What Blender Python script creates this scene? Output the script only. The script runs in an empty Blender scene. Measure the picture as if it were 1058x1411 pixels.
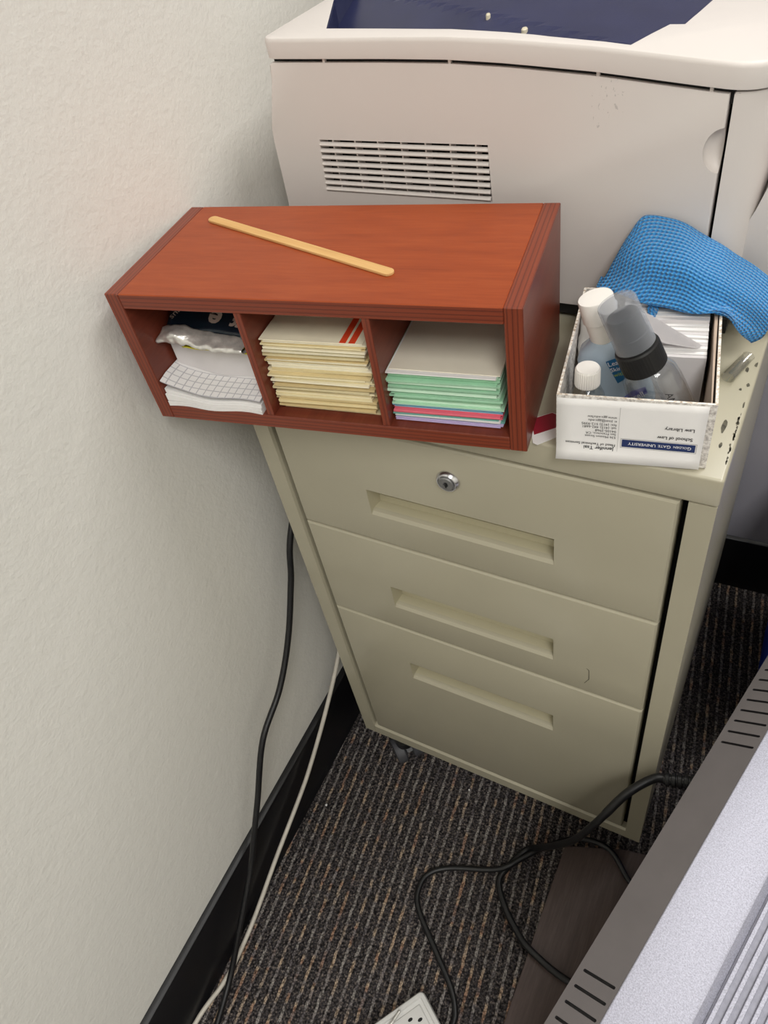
import bpy, bmesh, math, random
from mathutils import Vector, Matrix, noise

random.seed(7)
SC = bpy.context.scene
COL = SC.collection
PI = math.pi

# ------------------------------------------------------------------ camera
R = [[0.8726978, 0.4613064, -0.1599839], [-0.2405793, 0.6913892, 0.6812507], [0.4248765, -0.5560372, 0.7143547]]
CAM = (0.3973174, -0.3639256, 1.0049242)
cd = bpy.data.cameras.new('camera')
cd.sensor_fit = 'HORIZONTAL'
cd.sensor_width = 36.0
cd.lens = 1023.49 / 1058 * 36.0
cd.clip_start = 0.01
cam = bpy.data.objects.new('camera', cd)
COL.objects.link(cam)
cam.matrix_world = Matrix(((R[0][0], R[1][0], R[2][0], CAM[0]), (R[0][1], R[1][1], R[2][1], CAM[1]),
                           (R[0][2], R[1][2], R[2][2], CAM[2]), (0, 0, 0, 1)))
SC.camera = cam

# ------------------------------------------------------------------ world, lamps, exposure
w = bpy.data.worlds.new('world')
SC.world = w
w.use_nodes = True
w.node_tree.nodes['Background'].inputs[0].default_value = (1.0, 0.97, 0.93, 1)
w.node_tree.nodes['Background'].inputs[1].default_value = 0.05
SC.view_settings.view_transform = 'Standard'
SC.view_settings.look = 'None'
SC.view_settings.exposure = 0.0
SC.view_settings.gamma = 1.0
SC.view_settings.use_curve_mapping = False


def area(name, loc, sx, sy, power, col=(1.0, 0.988, 0.965)):
    l = bpy.data.lights.new(name, 'AREA')
    l.shape = 'RECTANGLE'
    l.size, l.size_y = sx, sy
    l.energy = power
    l.color = col
    o = bpy.data.objects.new(name, l)
    o.location = loc
    COL.objects.link(o)
    return o


area('ceiling_panel_light', (1.10, 0.85, 2.57), 0.6, 1.2, 32)
area('ceiling_panel_light', (1.25, -1.45, 2.57), 0.6, 1.2, 40)
CEIL = 2.6

# ------------------------------------------------------------------ materials


def lin(c):
    return tuple((v / 255 / 12.92 if v / 255 <= 0.04045 else ((v / 255 + 0.055) / 1.055) ** 2.4) for v in c)


class Mat:
    def __init__(s, name, rgb=(200, 200, 200), rough=0.5, metal=0.0, spec=0.5):
        s.m = bpy.data.materials.new(name)
        s.m.use_nodes = True
        s.nt = s.m.node_tree
        s.b = s.nt.nodes['Principled BSDF']
        s.rgb = lin(rgb)
        s.b.inputs['Base Color'].default_value = (*s.rgb, 1)
        s.b.inputs['Roughness'].default_value = rough
        s.b.inputs['Metallic'].default_value = metal
        s.b.inputs['Specular IOR Level'].default_value = spec
        s.last = None
        s.hgt = None

    def n(s, t, **kw):
        x = s.nt.nodes.new(t)
        for k, v in kw.items():
            setattr(x, k, v)
        return x

    def l(s, a, b):
        s.nt.links.new(a, b)

    def co(s, kind='Object', scale=(1, 1, 1), rot=(0, 0, 0)):
        t = s.n('ShaderNodeTexCoord')
        mp = s.n('ShaderNodeMapping')
        mp.inputs['Scale'].default_value = scale
        mp.inputs['Rotation'].default_value = rot
        s.l(t.outputs[kind], mp.inputs[0])
        return mp.outputs[0]

    def noise(s, vec, scale=5, detail=3, rough=0.5):
        x = s.n('ShaderNodeTexNoise')
        x.inputs['Scale'].default_value = scale
        x.inputs['Detail'].default_value = detail
        x.inputs['Roughness'].default_value = rough
        if vec is not None:
            s.l(vec, x.inputs['Vector'])
        return x.outputs['Fac']

    def ramp(s, fac, stops, const=False):
        r = s.n('ShaderNodeValToRGB')
        e = r.color_ramp.elements
        if const:
            r.color_ramp.interpolation = 'CONSTANT'
        while len(e) < len(stops):
            e.new(0.5)
        for i, (p, c) in enumerate(stops):
            e[i].position = p
            e[i].color = (*lin(c), 1)
        s.l(fac, r.inputs[0])
        return r.outputs[0]

    def math(s, op, a, b=0.0, c=None):
        x = s.n('ShaderNodeMath', operation=op)
        for i, v in enumerate((a, b, c)):
            if v is None:
                continue
            if isinstance(v, (int, float)):
                x.inputs[i].default_value = v
            else:
                s.l(v, x.inputs[i])
        return x.outputs[0]

    def mix(s, fac, a, b, mode='MIX'):
        x = s.n('ShaderNodeMix', data_type='RGBA', blend_type=mode)
        ii = [i for i in x.inputs if i.name in ('Factor', 'A', 'B')]
        fi = x.inputs[0]
        ai, bi = x.inputs[6], x.inputs[7]
        if isinstance(fac, (int, float)):
            fi.default_value = fac
        else:
            s.l(fac, fi)
        for inp, v in ((ai, a), (bi, b)):
            if isinstance(v, tuple):
                inp.default_value = (*lin(v), 1)
            else:
                s.l(v, inp)
        return x.outputs[2]

    def color(s, out):
        s.l(out, s.b.inputs['Base Color'])
        return s

    def bump(s, h, strength=0.3, dist=0.001):
        b = s.n('ShaderNodeBump')
        b.inputs['Strength'].default_value = strength
        b.inputs['Distance'].default_value = dist
        s.l(h, b.inputs['Height'])
        s.l(b.outputs[0], s.b.inputs['Normal'])
        return s

    def vary(s, amt=0.08, scale=30, bump=0.0, bscale=None, dist=0.0005):
        c = s.co()
        f = s.noise(c, scale, 4)
        a = tuple(max(0, min(255, v * (1 - amt))) for v in s.src)
        b = tuple(max(0, min(255, v * (1 + amt))) for v in s.src)
        s.color(s.ramp(f, [(0.3, a), (0.7, b)]))
        if bump:
            s.bump(s.noise(c, bscale or scale * 10, 2), bump, dist)
        return s


def mat(name, rgb, rough=0.5, metal=0.0, spec=0.5, amt=0.03, scale=30, bump=0.0, bscale=None, dist=0.0004):
    m = Mat(name, rgb, rough, metal, spec)
    m.src = rgb
    m.vary(amt, scale, bump, bscale, dist)
    return m


# wall paint with roller stipple
M_wall = mat('wall_paint', (228, 226, 219), 0.5, spec=0.3, amt=0.006, scale=4)
c = M_wall.co()
M_wall.bump(M_wall.math('ADD', M_wall.noise(c, 260, 3, 0.6), M_wall.math('MULTIPLY', M_wall.noise(c, 70, 2), 1.3)), 0.35, 0.0012)
M_wall2 = mat('back_wall_paint', (160, 158, 166), 0.6, amt=0.01, scale=5, bump=0.2, bscale=200)
M_ceil = mat('ceiling_tile', (235, 233, 226), 0.9, amt=0.03, scale=40, bump=0.3, bscale=150)
M_base = mat('black_vinyl', (17, 17, 20), 0.38, amt=0.1, scale=20)

# striped loop carpet
M_carpet = Mat('striped_carpet', (60, 55, 52), 0.95, spec=0.1)
m = M_carpet
v = m.co(rot=(0, 0, -0.09))
sx = m.n('ShaderNodeSeparateXYZ')
m.l(v, sx.inputs[0])
wob = m.math('MULTIPLY', m.math('SUBTRACT', m.noise(v, 90, 2), 0.5), 0.0035)
xs = m.math('DIVIDE', m.math('ADD', sx.outputs[0], wob), 0.0062)
cell = m.math('FLOOR', xs)
fr = m.math('SUBTRACT', xs, cell)
cx = m.n('ShaderNodeCombineXYZ')
m.l(m.math('MULTIPLY', cell, 7.31), cx.inputs[0])
m.l(m.math('MULTIPLY', sx.outputs[1], 22.0), cx.inputs[1])
dash = m.noise(cx.outputs[0], 1.0, 2.5)
even = m.math('MODULO', m.math('ABSOLUTE', cell), 2.0)
cA = m.ramp(dash, [(0.0, (92, 88, 90)), (0.36, (112, 106, 107)), (0.43, (166, 160, 154)), (0.50, (134, 127, 126)), (0.56, (196, 174, 150)), (0.60, (172, 136, 114)), (0.65, (130, 122, 122)), (0.75, (170, 164, 160)), (0.9, (104, 98, 99))])
sp = m.noise(v, 330, 2, 0.6)
cB = m.ramp(sp, [(0.3, (48, 46, 49)), (0.5, (76, 72, 73)), (0.66, (128, 118, 112))])
core = m.math('MULTIPLY', even, m.math('LESS_THAN', m.math('ABSOLUTE', m.math('SUBTRACT', fr, 0.5)), 0.27))
base = m.mix(core, cB, cA)
loop = m.n('ShaderNodeTexVoronoi')
loop.inputs['Scale'].default_value = 420
m.l(v, loop.inputs['Vector'])
lp = m.math('SUBTRACT', 1.0, m.math('MULTIPLY', loop.outputs['Distance'], 1.1))
fl = m.noise(v, 700, 2)
shade = m.ramp(m.math('MULTIPLY', lp, m.math('ADD', fl, 0.45)), [(0.1, (135, 135, 135)), (0.7, (255, 255, 255))])
m.color(m.mix(1.0, base, shade, 'MULTIPLY'))
rib = m.math('SINE', m.math('MULTIPLY', fr, PI))
m.bump(m.math('ADD', lp, m.math('MULTIPLY', rib, 0.8)), 0.9, 0.002)

M_putty = mat('putty_enamel', (176, 170, 149), 0.24, spec=0.5, amt=0.012, scale=8, bump=0.05, bscale=900, dist=0.0002)
M_putty_in = mat('putty_enamel_recess', (180, 173, 146), 0.32, amt=0.012, scale=8)
M_black = mat('black_plastic', (20, 20, 22), 0.42, amt=0.1, scale=60)
M_dark = mat('dark_void_sheet_metal', (14, 13, 13), 0.8, amt=0.1, scale=20)
M_chip = mat('bare_steel_chip', (84, 80, 66), 0.6, amt=0.3, scale=300)
M_chrome = mat('chrome', (225, 225, 228), 0.22, 1.0, amt=0.02, scale=50)
M_keyway = mat('dark_steel', (150, 150, 150), 0.4, 0.8, amt=0.1, scale=100)
M_caster = mat('grey_rubber', (70, 70, 74), 0.55, amt=0.1, scale=40)

M_print = mat('printer_plastic', (222, 215, 210), 0.45, spec=0.4, amt=0.008, scale=6, bump=0.12, bscale=1500, dist=0.0002)
M_print_side = mat('printer_plastic_scuffed', (222, 215, 210), 0.45, spec=0.4, amt=0.006, scale=6)
m = M_print_side
c = m.co()
# small dark scuffs with a place and shape of their own, on the panel
vd = m.n('ShaderNodeVectorMath', operation='DISTANCE')
m.l(m.co(scale=(1, 0.3, 0.55)), vd.inputs[0])
vd.inputs[1].default_value = (0.258, 0.044, 0.822 * 0.55)
near = m.math('LESS_THAN', vd.outputs['Value'], 0.011)
sc_ = m.math('GREATER_THAN', m.noise(m.co(scale=(1, 1, 0.45)), 330, 4, 0.7), 0.62)
old = m.b.inputs['Base Color'].links[0].from_socket
m.color(m.mix(m.math('MULTIPLY', m.math('MULTIPLY', near, sc_), 0.3), old, (105, 98, 96)))
m.bump(m.noise(c, 1500, 2), 0.12, 0.0002)
M_navy = mat('navy_plastic', (42, 46, 80), 0.3, amt=0.05, scale=25, bump=0.15, bscale=1200)
M_lamp = mat('pale_lens', (225, 215, 190), 0.4, amt=0.05, scale=200)

# stained plywood
def wood(name, dark, mid, light, rough=0.33, axis=0):
    w_ = Mat(name, mid, rough, spec=0.3)
    s = [18, 18, 18]
    s[axis] = 2.2
    v_ = w_.co(scale=tuple(s))
    g1 = w_.noise(v_, 5, 6, 0.62)
    s2 = [160, 160, 160]
    s2[axis] = 12
    g2 = w_.noise(w_.co(scale=tuple(s2)), 3, 3, 0.6)
    f = w_.math('ADD', w_.math('MULTIPLY', g1, 0.6), w_.math('MULTIPLY', g2, 0.4))
    w_.color(w_.ramp(f, [(0.25, dark), (0.5, mid), (0.78, light)]))
    w_.bump(g2, 0.06, 0.0004)
    return w_


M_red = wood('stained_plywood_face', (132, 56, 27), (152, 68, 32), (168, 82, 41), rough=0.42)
M_red_shaded = wood('stained_plywood_shaded', (98, 46, 34), (114, 54, 39), (130, 66, 48), axis=1)  # darker copy: shade of the sides and cubby insides put into the colour


def ply(name, axis):
    w_ = Mat(name, (120, 50, 32), 0.4)
    s = w_.n('ShaderNodeSeparateXYZ')
    w_.l(w_.co(), s.inputs[0])
    gr = w_.noise(w_.co(scale=(60, 60, 60)), 4, 3)
    z = w_.math('ADD', w_.math('MULTIPLY', s.outputs[axis], 1 / 0.0062), w_.math('MULTIPLY', gr, 0.08))
    f = w_.math('FRACT', z)
    w_.color(w_.ramp(f, [(0.0, (98, 42, 27)), (0.12, (134, 60, 36)), (0.42, (126, 56, 34)), (0.5, (84, 35, 24)), (0.58, (122, 53, 32)), (0.88, (132, 60, 36)), (0.97, (98, 42, 27))]))
    return w_


M_plyx = ply('ply_edge_upright', 0)
M_plyz = ply('ply_edge_flat', 2)
M_stick = wood('pale_birch', (200, 154, 96), (214, 170, 110), (228, 188, 132), 0.6)
M_plank = wood('dark_vinyl_plank', (70, 58, 56), (86, 73, 70), (106, 92, 87), 0.45, axis=1)

M_paper = mat('white_paper', (240, 238, 236), 0.8, spec=0.2, amt=0.01, scale=40)
M_paper_d = mat('greyish_paper', (214, 210, 210), 0.8, spec=0.2, amt=0.015, scale=40)
M_creams = [mat('cream_card', c_, 0.75, spec=0.25, amt=0.02, scale=60) for c_ in ((240, 228, 190), (232, 214, 164), (222, 200, 148), (244, 236, 208), (236, 222, 178))]
M_whitecard = mat('ivory_card', (232, 226, 208), 0.7, spec=0.25, amt=0.012, scale=40)
M_greens = [mat('green_card', c_, 0.75, spec=0.25, amt=0.02, scale=60) for c_ in ((184, 226, 194), (166, 214, 180), (204, 236, 210))]
M_blue_c = mat('light_blue_card', (140, 196, 220), 0.75, amt=0.02)
M_pink_c = mat('pink_card', (240, 112, 130), 0.75, amt=0.02)
M_teal_c = mat('teal_card', (120, 186, 172), 0.75, amt=0.02)
M_lilac_c = mat('lilac_card', (200, 184, 224), 0.75, amt=0.02)
M_orange = mat('orange_red_ink', (232, 74, 34), 0.65, amt=0.03)
M_ink = mat('black_ink', (40, 38, 40), 0.7, amt=0.05)
M_grey_ink = mat('grey_ink', (150, 148, 148), 0.7, amt=0.05)
M_navy_ink = mat('navy_ink', (32, 50, 98), 0.6, amt=0.03)
M_white_ink = mat('white_ink', (236, 236, 240), 0.6, amt=0.02)
M_crimson = mat('crimson_ink', (150, 22, 44), 0.5, amt=0.05)

M_grid = Mat('graph_paper', (238, 236, 236), 0.8, spec=0.2)
m = M_grid
s = m.n('ShaderNodeSeparateXYZ')
m.l(m.co('UV'), s.inputs[0])
ln = None
for k in (0, 1):
    f = m.math('FRACT', m.math('MULTIPLY', s.outputs[k], 1 / 0.0062))
    q = m.math('LESS_THAN', f, 0.13)
    ln = q if ln is None else m.math('MAXIMUM', ln, q)
# ruled only on the lower part of the leaf
ln = m.math('MULTIPLY', ln, m.math('LESS_THAN', s.outputs[1], 0.0255))
m.color(m.mix(m.math('MULTIPLY', ln, 0.6), (240, 238, 238), (150, 148, 160)))

M_foil = mat('silver_foil', (222, 220, 214), 0.3, 0.6, amt=0.1, scale=120, bump=0.5, bscale=260, dist=0.001)
M_wrap = mat('dark_teal_wrapper_film', (12, 30, 42), 0.3, amt=0.2, scale=30)
M_yellow = mat('yellow_film', (206, 196, 30), 0.4, amt=0.06, scale=50)
M_beige_ink = mat('beige_print', (176, 160, 150), 0.5, amt=0.05)

# card box: white board with grey marbling on the sides
M_board = mat('white_board', (236, 232, 226), 0.7, spec=0.25, amt=0.02, scale=80, bump=0.15, bscale=300)
M_marble = Mat('marbled_board', (220, 215, 208), 0.7, spec=0.25)
m = M_marble
f = m.noise(m.co(), 330, 4, 0.7)
m.color(m.ramp(f, [(0.40, (236, 232, 226)), (0.52, (206, 200, 194)), (0.62, (168, 162, 158))]))
M_edge = Mat('worn_board_edge', (230, 222, 208), 0.8)
m = M_edge
m.color(m.ramp(m.noise(m.co(), 420, 3, 0.6), [(0.42, (244, 240, 232)), (0.6, (206, 190, 170)), (0.7, (160, 144, 126))]))
M_tan = mat('tan_board_inside', (186, 166, 148), 0.8, amt=0.04, scale=60)

# microfibre cloth: waffle weave
M_cloth = Mat('blue_microfibre', (56, 140, 214), 0.85, spec=0.15)
m = M_cloth
s = m.n('ShaderNodeSeparateXYZ')
m.l(m.co('UV'), s.inputs[0])
pu = m.math('MULTIPLY', s.outputs[0], 2 * PI / 0.0030)
pv = m.math('MULTIPLY', s.outputs[1], 2 * PI / 0.0026)
pu = m.math('ADD', pu, m.math('MULTIPLY', m.math('GREATER_THAN', m.math('SINE', pv), 0.0), 1.6))
wv = m.math('ADD', m.math('SINE', pu), m.math('SINE', pv))
fz = m.noise(m.co(), 700, 2)
wv2 = m.math('ADD', wv, m.math('MULTIPLY', fz, 1.2))
m.color(m.ramp(m.math('MULTIPLY_ADD', wv2, 0.2, 0.4), [(0.1, (34, 116, 200)), (0.5, (58, 156, 232)), (0.9, (100, 186, 246))]))
m.bump(wv2, 0.8, 0.0012)
m.b.inputs['Sheen Weight'].default_value = 0.25


def clear(name, rgb, rough=0.05, body=0.12, gloss=False):
    """thin clear plastic: mostly see-through, a little milky body, fresnel gloss"""
    m_ = Mat(name, rgb, rough)
    m_.src = rgb
    m_.vary(0.01, 30)
    tr_ = m_.n('ShaderNodeBsdfTransparent')
    lw = m_.n('ShaderNodeLayerWeight')
    lw.inputs[0].default_value = 0.25
    mx = m_.n('ShaderNodeMixShader')
    m_.l(m_.math('MULTIPLY_ADD', lw.outputs['Facing'], (1.0 - body) * 0.45, body), mx.inputs[0])
    m_.l(tr_.outputs[0], mx.inputs[1])
    m_.l(m_.b.outputs[0], mx.inputs[2])
    tr_.inputs[0].default_value = (*[min(1, v_ ** 0.35) for v_ in m_.rgb], 1)
    out = m_.nt.nodes['Material Output']
    if gloss:
        g_ = m_.n('ShaderNodeBsdfGlossy')
        g_.inputs['Roughness'].default_value = rough
        m_.l(g_.outputs[0], mx.inputs[2])
    m_.l(mx.outputs[0], out.inputs[0])
    return m_


M_clear = clear('clear_plastic', (236, 238, 238), 0.06, 0.05, True)
M_frost = clear('frosted_clear_plastic', (214, 216, 220), 0.16, 0.07)
M_gel = clear('pale_blue_gel', (196, 214, 230), 0.12, 0.62)
M_yliq = clear('straw_yellow_liquid', (206, 196, 140), 0.08, 0.45)
M_tape = clear('clear_film', (236, 236, 230), 0.1, 0.06, True)
M_capw = mat('white_cap_plastic', (240, 236, 230), 0.4, amt=0.01, scale=40)
M_collar = mat('black_ribbed_plastic', (15, 15, 15), 0.5, amt=0.08, scale=80)
M_nozzle = mat('charcoal_nozzle', (58, 62, 70), 0.45, amt=0.05, scale=60)
M_label_blue = mat('teal_blue_label', (16, 96, 146), 0.5, amt=0.03)
M_label_violet = mat('violet_blue_label', (70, 78, 176), 0.5, amt=0.03)
M_lime = mat('lime_ink', (170, 190, 70), 0.6, amt=0.03)

M_cable = mat('black_cable_sheath', (17, 17, 19), 0.45, amt=0.12, scale=80)
M_wcable = mat('grey_white_cable_sheath', (196, 190, 178), 0.5, amt=0.05, scale=60)
M_mgrey = mat('warm_grey_machine_plastic', (112, 107, 107), 0.55, spec=0.35, amt=0.02, scale=40, bump=0.3, bscale=1800, dist=0.0003)
M_slot = mat('slot_dark_plastic', (40, 38, 40), 0.6, amt=0.05)
M_silver = Mat('silver_sparkle_paint', (186, 186, 198), 0.45, 0.2)
m = M_silver
f = m.noise(m.co(), 900, 2, 0.7)
m.color(m.ramp(f, [(0.3, (150, 150, 162)), (0.7, (188, 188, 202))]))
m.bump(f, 0.25, 0.0004)
M_silver_lo = mat('grey_silver_paint', (146, 146, 158), 0.5, 0.15, amt=0.05, scale=200, bump=0.2, bscale=900)
M_strip = mat('pale_grey_plastic', (204, 203, 200), 0.45, amt=0.02, scale=40)
M_bin = mat('blue_bin_plastic', (14, 60, 190), 0.5, amt=0.05, scale=30)

# ------------------------------------------------------------------ builders


def tag(o, label=None, cat=None, group=None, kind=None):
    for k, v_ in (('label', label), ('category', cat), ('group', group), ('kind', kind)):
        if v_:
            o[k] = v_
    return o


def empty(name, loc=(0, 0, 0), rz=0.0, matrix=None):
    o = bpy.data.objects.new(name, None)
    o.empty_display_size = 0.02
    if matrix is not None:
        o.matrix_world = matrix
    else:
        o.location = loc
        o.rotation_euler = (0, 0, rz)
    COL.objects.link(o)
    return o


def obj(name, bm, mats, parent=None, smooth=False, label=None):
    if not isinstance(mats, (list, tuple)):
        mats = [mats]
    me = bpy.data.meshes.new(name)
    bmesh.ops.recalc_face_normals(bm, faces=bm.faces[:])
    bm.to_mesh(me)
    bm.free()
    for q in mats:
        me.materials.append(q.m)
    if smooth:
        me.shade_smooth() if smooth is True else me.set_sharp_from_angle(angle=smooth)
        if smooth is not True:
            for p in me.polygons:
                p.use_smooth = True
            me.set_sharp_from_angle(angle=smooth)
    o = bpy.data.objects.new(name, me)
    COL.objects.link(o)
    if parent:
        o.parent = parent
    if label:
        o['label'] = label
    return o


def box(bm, x0, x1, y0, y1, z0, z1, bev=0.0, seg=2, mi=0):
    vs = [bm.verts.new(p) for p in ((x0, y0, z0), (x1, y0, z0), (x1, y1, z0), (x0, y1, z0), (x0, y0, z1), (x1, y0, z1), (x1, y1, z1), (x0, y1, z1))]
    fs = [bm.faces.new([vs[i] for i in f]) for f in ((0, 3, 2, 1), (4, 5, 6, 7), (0, 1, 5, 4), (1, 2, 6, 5), (2, 3, 7, 6), (3, 0, 4, 7))]
    for f in fs:
        f.material_index = mi
    if bev:
        es = list({e for f in fs for e in f.edges})
        r_ = bmesh.ops.bevel(bm, geom=es, offset=bev, segments=seg, profile=0.5, affect='EDGES')
        for f in r_['faces']:
            f.material_index = mi
    return fs


def prism(bm, pts, lo, hi, plane='xy', bev=0.0, seg=2, mi=0):
    """pts: outline; extruded along the remaining axis from lo to hi"""
    def P3(p, t):
        return {'xy': (p[0], p[1], t), 'xz': (p[0], t, p[1]), 'yz': (t, p[0], p[1])}[plane]
    a = [bm.verts.new(P3(p, lo)) for p in pts]
    b = [bm.verts.new(P3(p, hi)) for p in pts]
    n_ = len(pts)
    fs = [bm.faces.new(a), bm.faces.new(b[::-1])]
    for i in range(n_):
        fs.append(bm.faces.new((a[i], b[i], b[(i + 1) % n_], a[(i + 1) % n_])))
    for f in fs:
        f.material_index = mi
    if bev:
        es = [e for e in fs[0].edges] + [e for e in fs[1].edges]
        bmesh.ops.bevel(bm, geom=es, offset=bev, segments=seg, profile=0.5, affect='EDGES')
    return fs


def bxo(name, dims, m_, parent=None, bev=0.0, label=None, seg=2):
    bm = bmesh.new()
    box(bm, *dims, bev=bev, seg=seg)
    return obj(name, bm, m_, parent, smooth=0.6 if bev else False, label=label)


def lathe(bm, prof, n_=32, mi=0, sx=1.0, sy=1.0, off=(0, 0)):
    rings = []
    for r_, z in prof:
        if r_ < 1e-6:
            rings.append([bm.verts.new((off[0], off[1], z))])
        else:
            rings.append([bm.verts.new((off[0] + sx * r_ * math.cos(2 * PI * i / n_), off[1] + sy * r_ * math.sin(2 * PI * i / n_), z)) for i in range(n_)])
    for a, b in zip(rings, rings[1:]):
        for i in range(n_):
            j = (i + 1) % n_
            if len(a) == 1 and len(b) == 1:
                continue
            if len(a) == 1:
                f = bm.faces.new((a[0], b[j], b[i]))
            elif len(b) == 1:
                f = bm.faces.new((a[i], a[j], b[0]))
            else:
                f = bm.faces.new((a[i], a[j], b[j], b[i]))
            f.material_index = mi


def spline(pts, k=8):
    P = [Vector(p) for p in pts]
    P = [P[0] * 2 - P[1]] + P + [P[-1] * 2 - P[-2]]
    out = []
    for i in range(1, len(P) - 2):
        for j in range(k):
            t = j / k
            a, b, c_, d = P[i - 1], P[i], P[i + 1], P[i + 2]
            out.append(0.5 * ((2 * b) + (c_ - a) * t + (2 * a - 5 * b + 4 * c_ - d) * t * t + (3 * b - a - 3 * c_ + d) * t ** 3))
    out.append(P[-2])
    return out


def tube(bm, pts, r_, n_=12, k=8, raw=False):
    P = [Vector(p) for p in pts] if raw else spline(pts, k)
    up = Vector((0.3, 0.2, 0.93))
    rings = []
    for i, p in enumerate(P):
        t = (P[min(i + 1, len(P) - 1)] - P[max(i - 1, 0)]).normalized()
        a = t.cross(up)
        if a.length < 1e-3:
            a = t.cross(Vector((1, 0, 0)))
        a.normalize()
        b = t.cross(a)
        up = a.cross(t)
        rr = r_(i / (len(P) - 1)) if callable(r_) else r_
        rings.append([bm.verts.new(p + rr * (a * math.cos(2 * PI * q / n_) + b * math.sin(2 * PI * q / n_))) for q in range(n_)])
    for a, b in zip(rings, rings[1:]):
        for q in range(n_):
            bm.faces.new((a[q], a[(q + 1) % n_], b[(q + 1) % n_], b[q]))
    bm.faces.new(rings[0])
    bm.faces.new(rings[-1][::-1])


def grid_sheet(bm, rows, thick=0.0, uvscale=None, mi=0):
    """rows of points -> surface; with thickness straight down the normal"""
    uvl = bm.loops.layers.uv.verify()
    nr, nc = len(rows), len(rows[0])
    V = [[bm.verts.new(p) for p in r_] for r_ in rows]
    U = [[0.0] * nc for _ in range(nr)]
    W = [[0.0] * nc for _ in range(nr)]
    for i in range(nr):
        for j in range(1, nc):
            U[i][j] = U[i][j - 1] + (V[i][j].co - V[i][j - 1].co).length
    for j in range(nc):
        for i in range(1, nr):
            W[i][j] = W[i - 1][j] + (V[i][j].co - V[i - 1][j].co).length
    uvm = {}
    for i in range(nr):
        for j in range(nc):
            uvm[V[i][j]] = (U[i][j], W[i][j])
    fs = []
    for i in range(nr - 1):
        for j in range(nc - 1):
            f = bm.faces.new((V[i][j], V[i][j + 1], V[i + 1][j + 1], V[i + 1][j]))
            f.material_index = mi
            for lp_ in f.loops:
                lp_[uvl].uv = uvm[lp_.vert]
            fs.append(f)
    if thick:
        bmesh.ops.recalc_face_normals(bm, faces=fs)
        bmesh.ops.solidify(bm, geom=fs, thickness=thick)
    return fs


def boolean(o, cutter, op='DIFFERENCE'):
    md = o.modifiers.new('cut', 'BOOLEAN')
    md.operation = op
    md.object = cutter
    md.solver = 'EXACT'
    bpy.context.view_layer.update()
    dg = bpy.context.evaluated_depsgraph_get()
    me = bpy.data.meshes.new_from_object(o.evaluated_get(dg))
    o.modifiers.clear()
    o.data = me
    cm = cutter.data
    bpy.data.objects.remove(cutter)
    bpy.data.meshes.remove(cm)
    return o


_FONT = None


def text(body, m_, parent, mtx, width=None, size=None, name='lettering', bold=0.0, ext=0.00012):
    cu = bpy.data.curves.new('t', 'FONT')
    cu.body = body
    cu.size = 1.0
    cu.offset = bold
    cu.resolution_u = 3
    o = bpy.data.objects.new('t', cu)
    COL.objects.link(o)
    bpy.context.view_layer.update()
    dg = bpy.context.evaluated_depsgraph_get()
    me = bpy.data.meshes.new_from_object(o.evaluated_get(dg))
    bpy.data.objects.remove(o)
    bpy.data.curves.remove(cu)
    xs_ = [v_.co.x for v_ in me.vertices]
    sc = width / (max(xs_) - min(xs_)) if width else size
    x0 = min(xs_)
    bm = bmesh.new()
    bm.from_mesh(me)
    bpy.data.meshes.remove(me)
    for v_ in bm.verts:
        v_.co = mtx @ Vector(((v_.co.x - x0) * sc, v_.co.y * sc, ext))
    ob = obj(name, bm, m_, parent)
    return ob


# ------------------------------------------------------------------ the room
WA = -0.033637                     # the left wall runs a little askew to the cabinet
WX = -0.0506
wall_dir = Vector((math.sin(WA), math.cos(WA), 0))
wall_nrm = Vector((math.cos(WA), -math.sin(WA), 0))
Mw = Matrix.Translation((WX, 0, 0)) @ Matrix.Rotation(-WA, 4, 'Z')   # local x: into the room, local y: along the wall
YB, YF, XR, YR = 0.4527, -2.6, 2.6, 2.4


def room(name, dims, m_):
    bm = bmesh.new()
    box(bm, *dims)
    o = obj(name, bm, m_)
    o.matrix_world = Mw
    return tag(o, kind='structure')


room('floor', (-0.1, XR + 0.1, YF - 0.1, YR + 0.1, -0.05, 0.0), M_carpet)
room('ceiling', (-0.1, XR + 0.1, YF - 0.1, YR + 0.1, CEIL, CEIL + 0.05), M_ceil)
room('wall_left', (-0.08, 0.0, YF, YR, 0.0, CEIL), M_wall)
room('wall_back', (0.0, XR, YB, YB + 0.06, 0.0, 1.22), M_wall2)      # office partition, unseen top set low to let light over; room goes on beyond
room('wall_rear', (-0.08, XR + 0.08, YR, YR + 0.08, 0.0, CEIL), M_wall)
room('wall_right', (XR, XR + 0.08, YF, YR, 0.0, CEIL), M_wall)
room('wall_front', (-0.08, XR + 0.08, YF - 0.08, YF, 0.0, CEIL), M_wall)


def skirting(name, lo, hi, side):
    bm = bmesh.new()
    prof = [(0.0, 0.0), (0.0, 0.1062), (0.0040, 0.1056), (0.0075, 0.1035), (0.0090, 0.0990), (0.0090, 0.010), (0.0100, 0.005), (0.0120, 0.0)]
    if side == 'left':
        prism(bm, prof, lo, hi, 'xz')
    else:
        prism(bm, [(YB - a * 0.7, b) for a, b in prof], lo, hi, 'yz')
    o = obj(name, bm, M_base, smooth=0.5)
    o.matrix_world = Mw
    tag(o, kind='structure')


skirting('baseboard_left', YF, YB, 'left')
skirting('baseboard_back', 0.0105, XR, 'back')

# ------------------------------------------------------------------ filing cabinet
CW, CD, CB, CT, CC = 0.381, 0.446, 0.0447, 0.6578, 0.6334
cab = tag(empty('filing_cabinet', (0, 0, 0)), 'putty coloured three-drawer metal filing cabinet under the printer', 'filing cabinet')
bm = bmesh.new()
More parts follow.
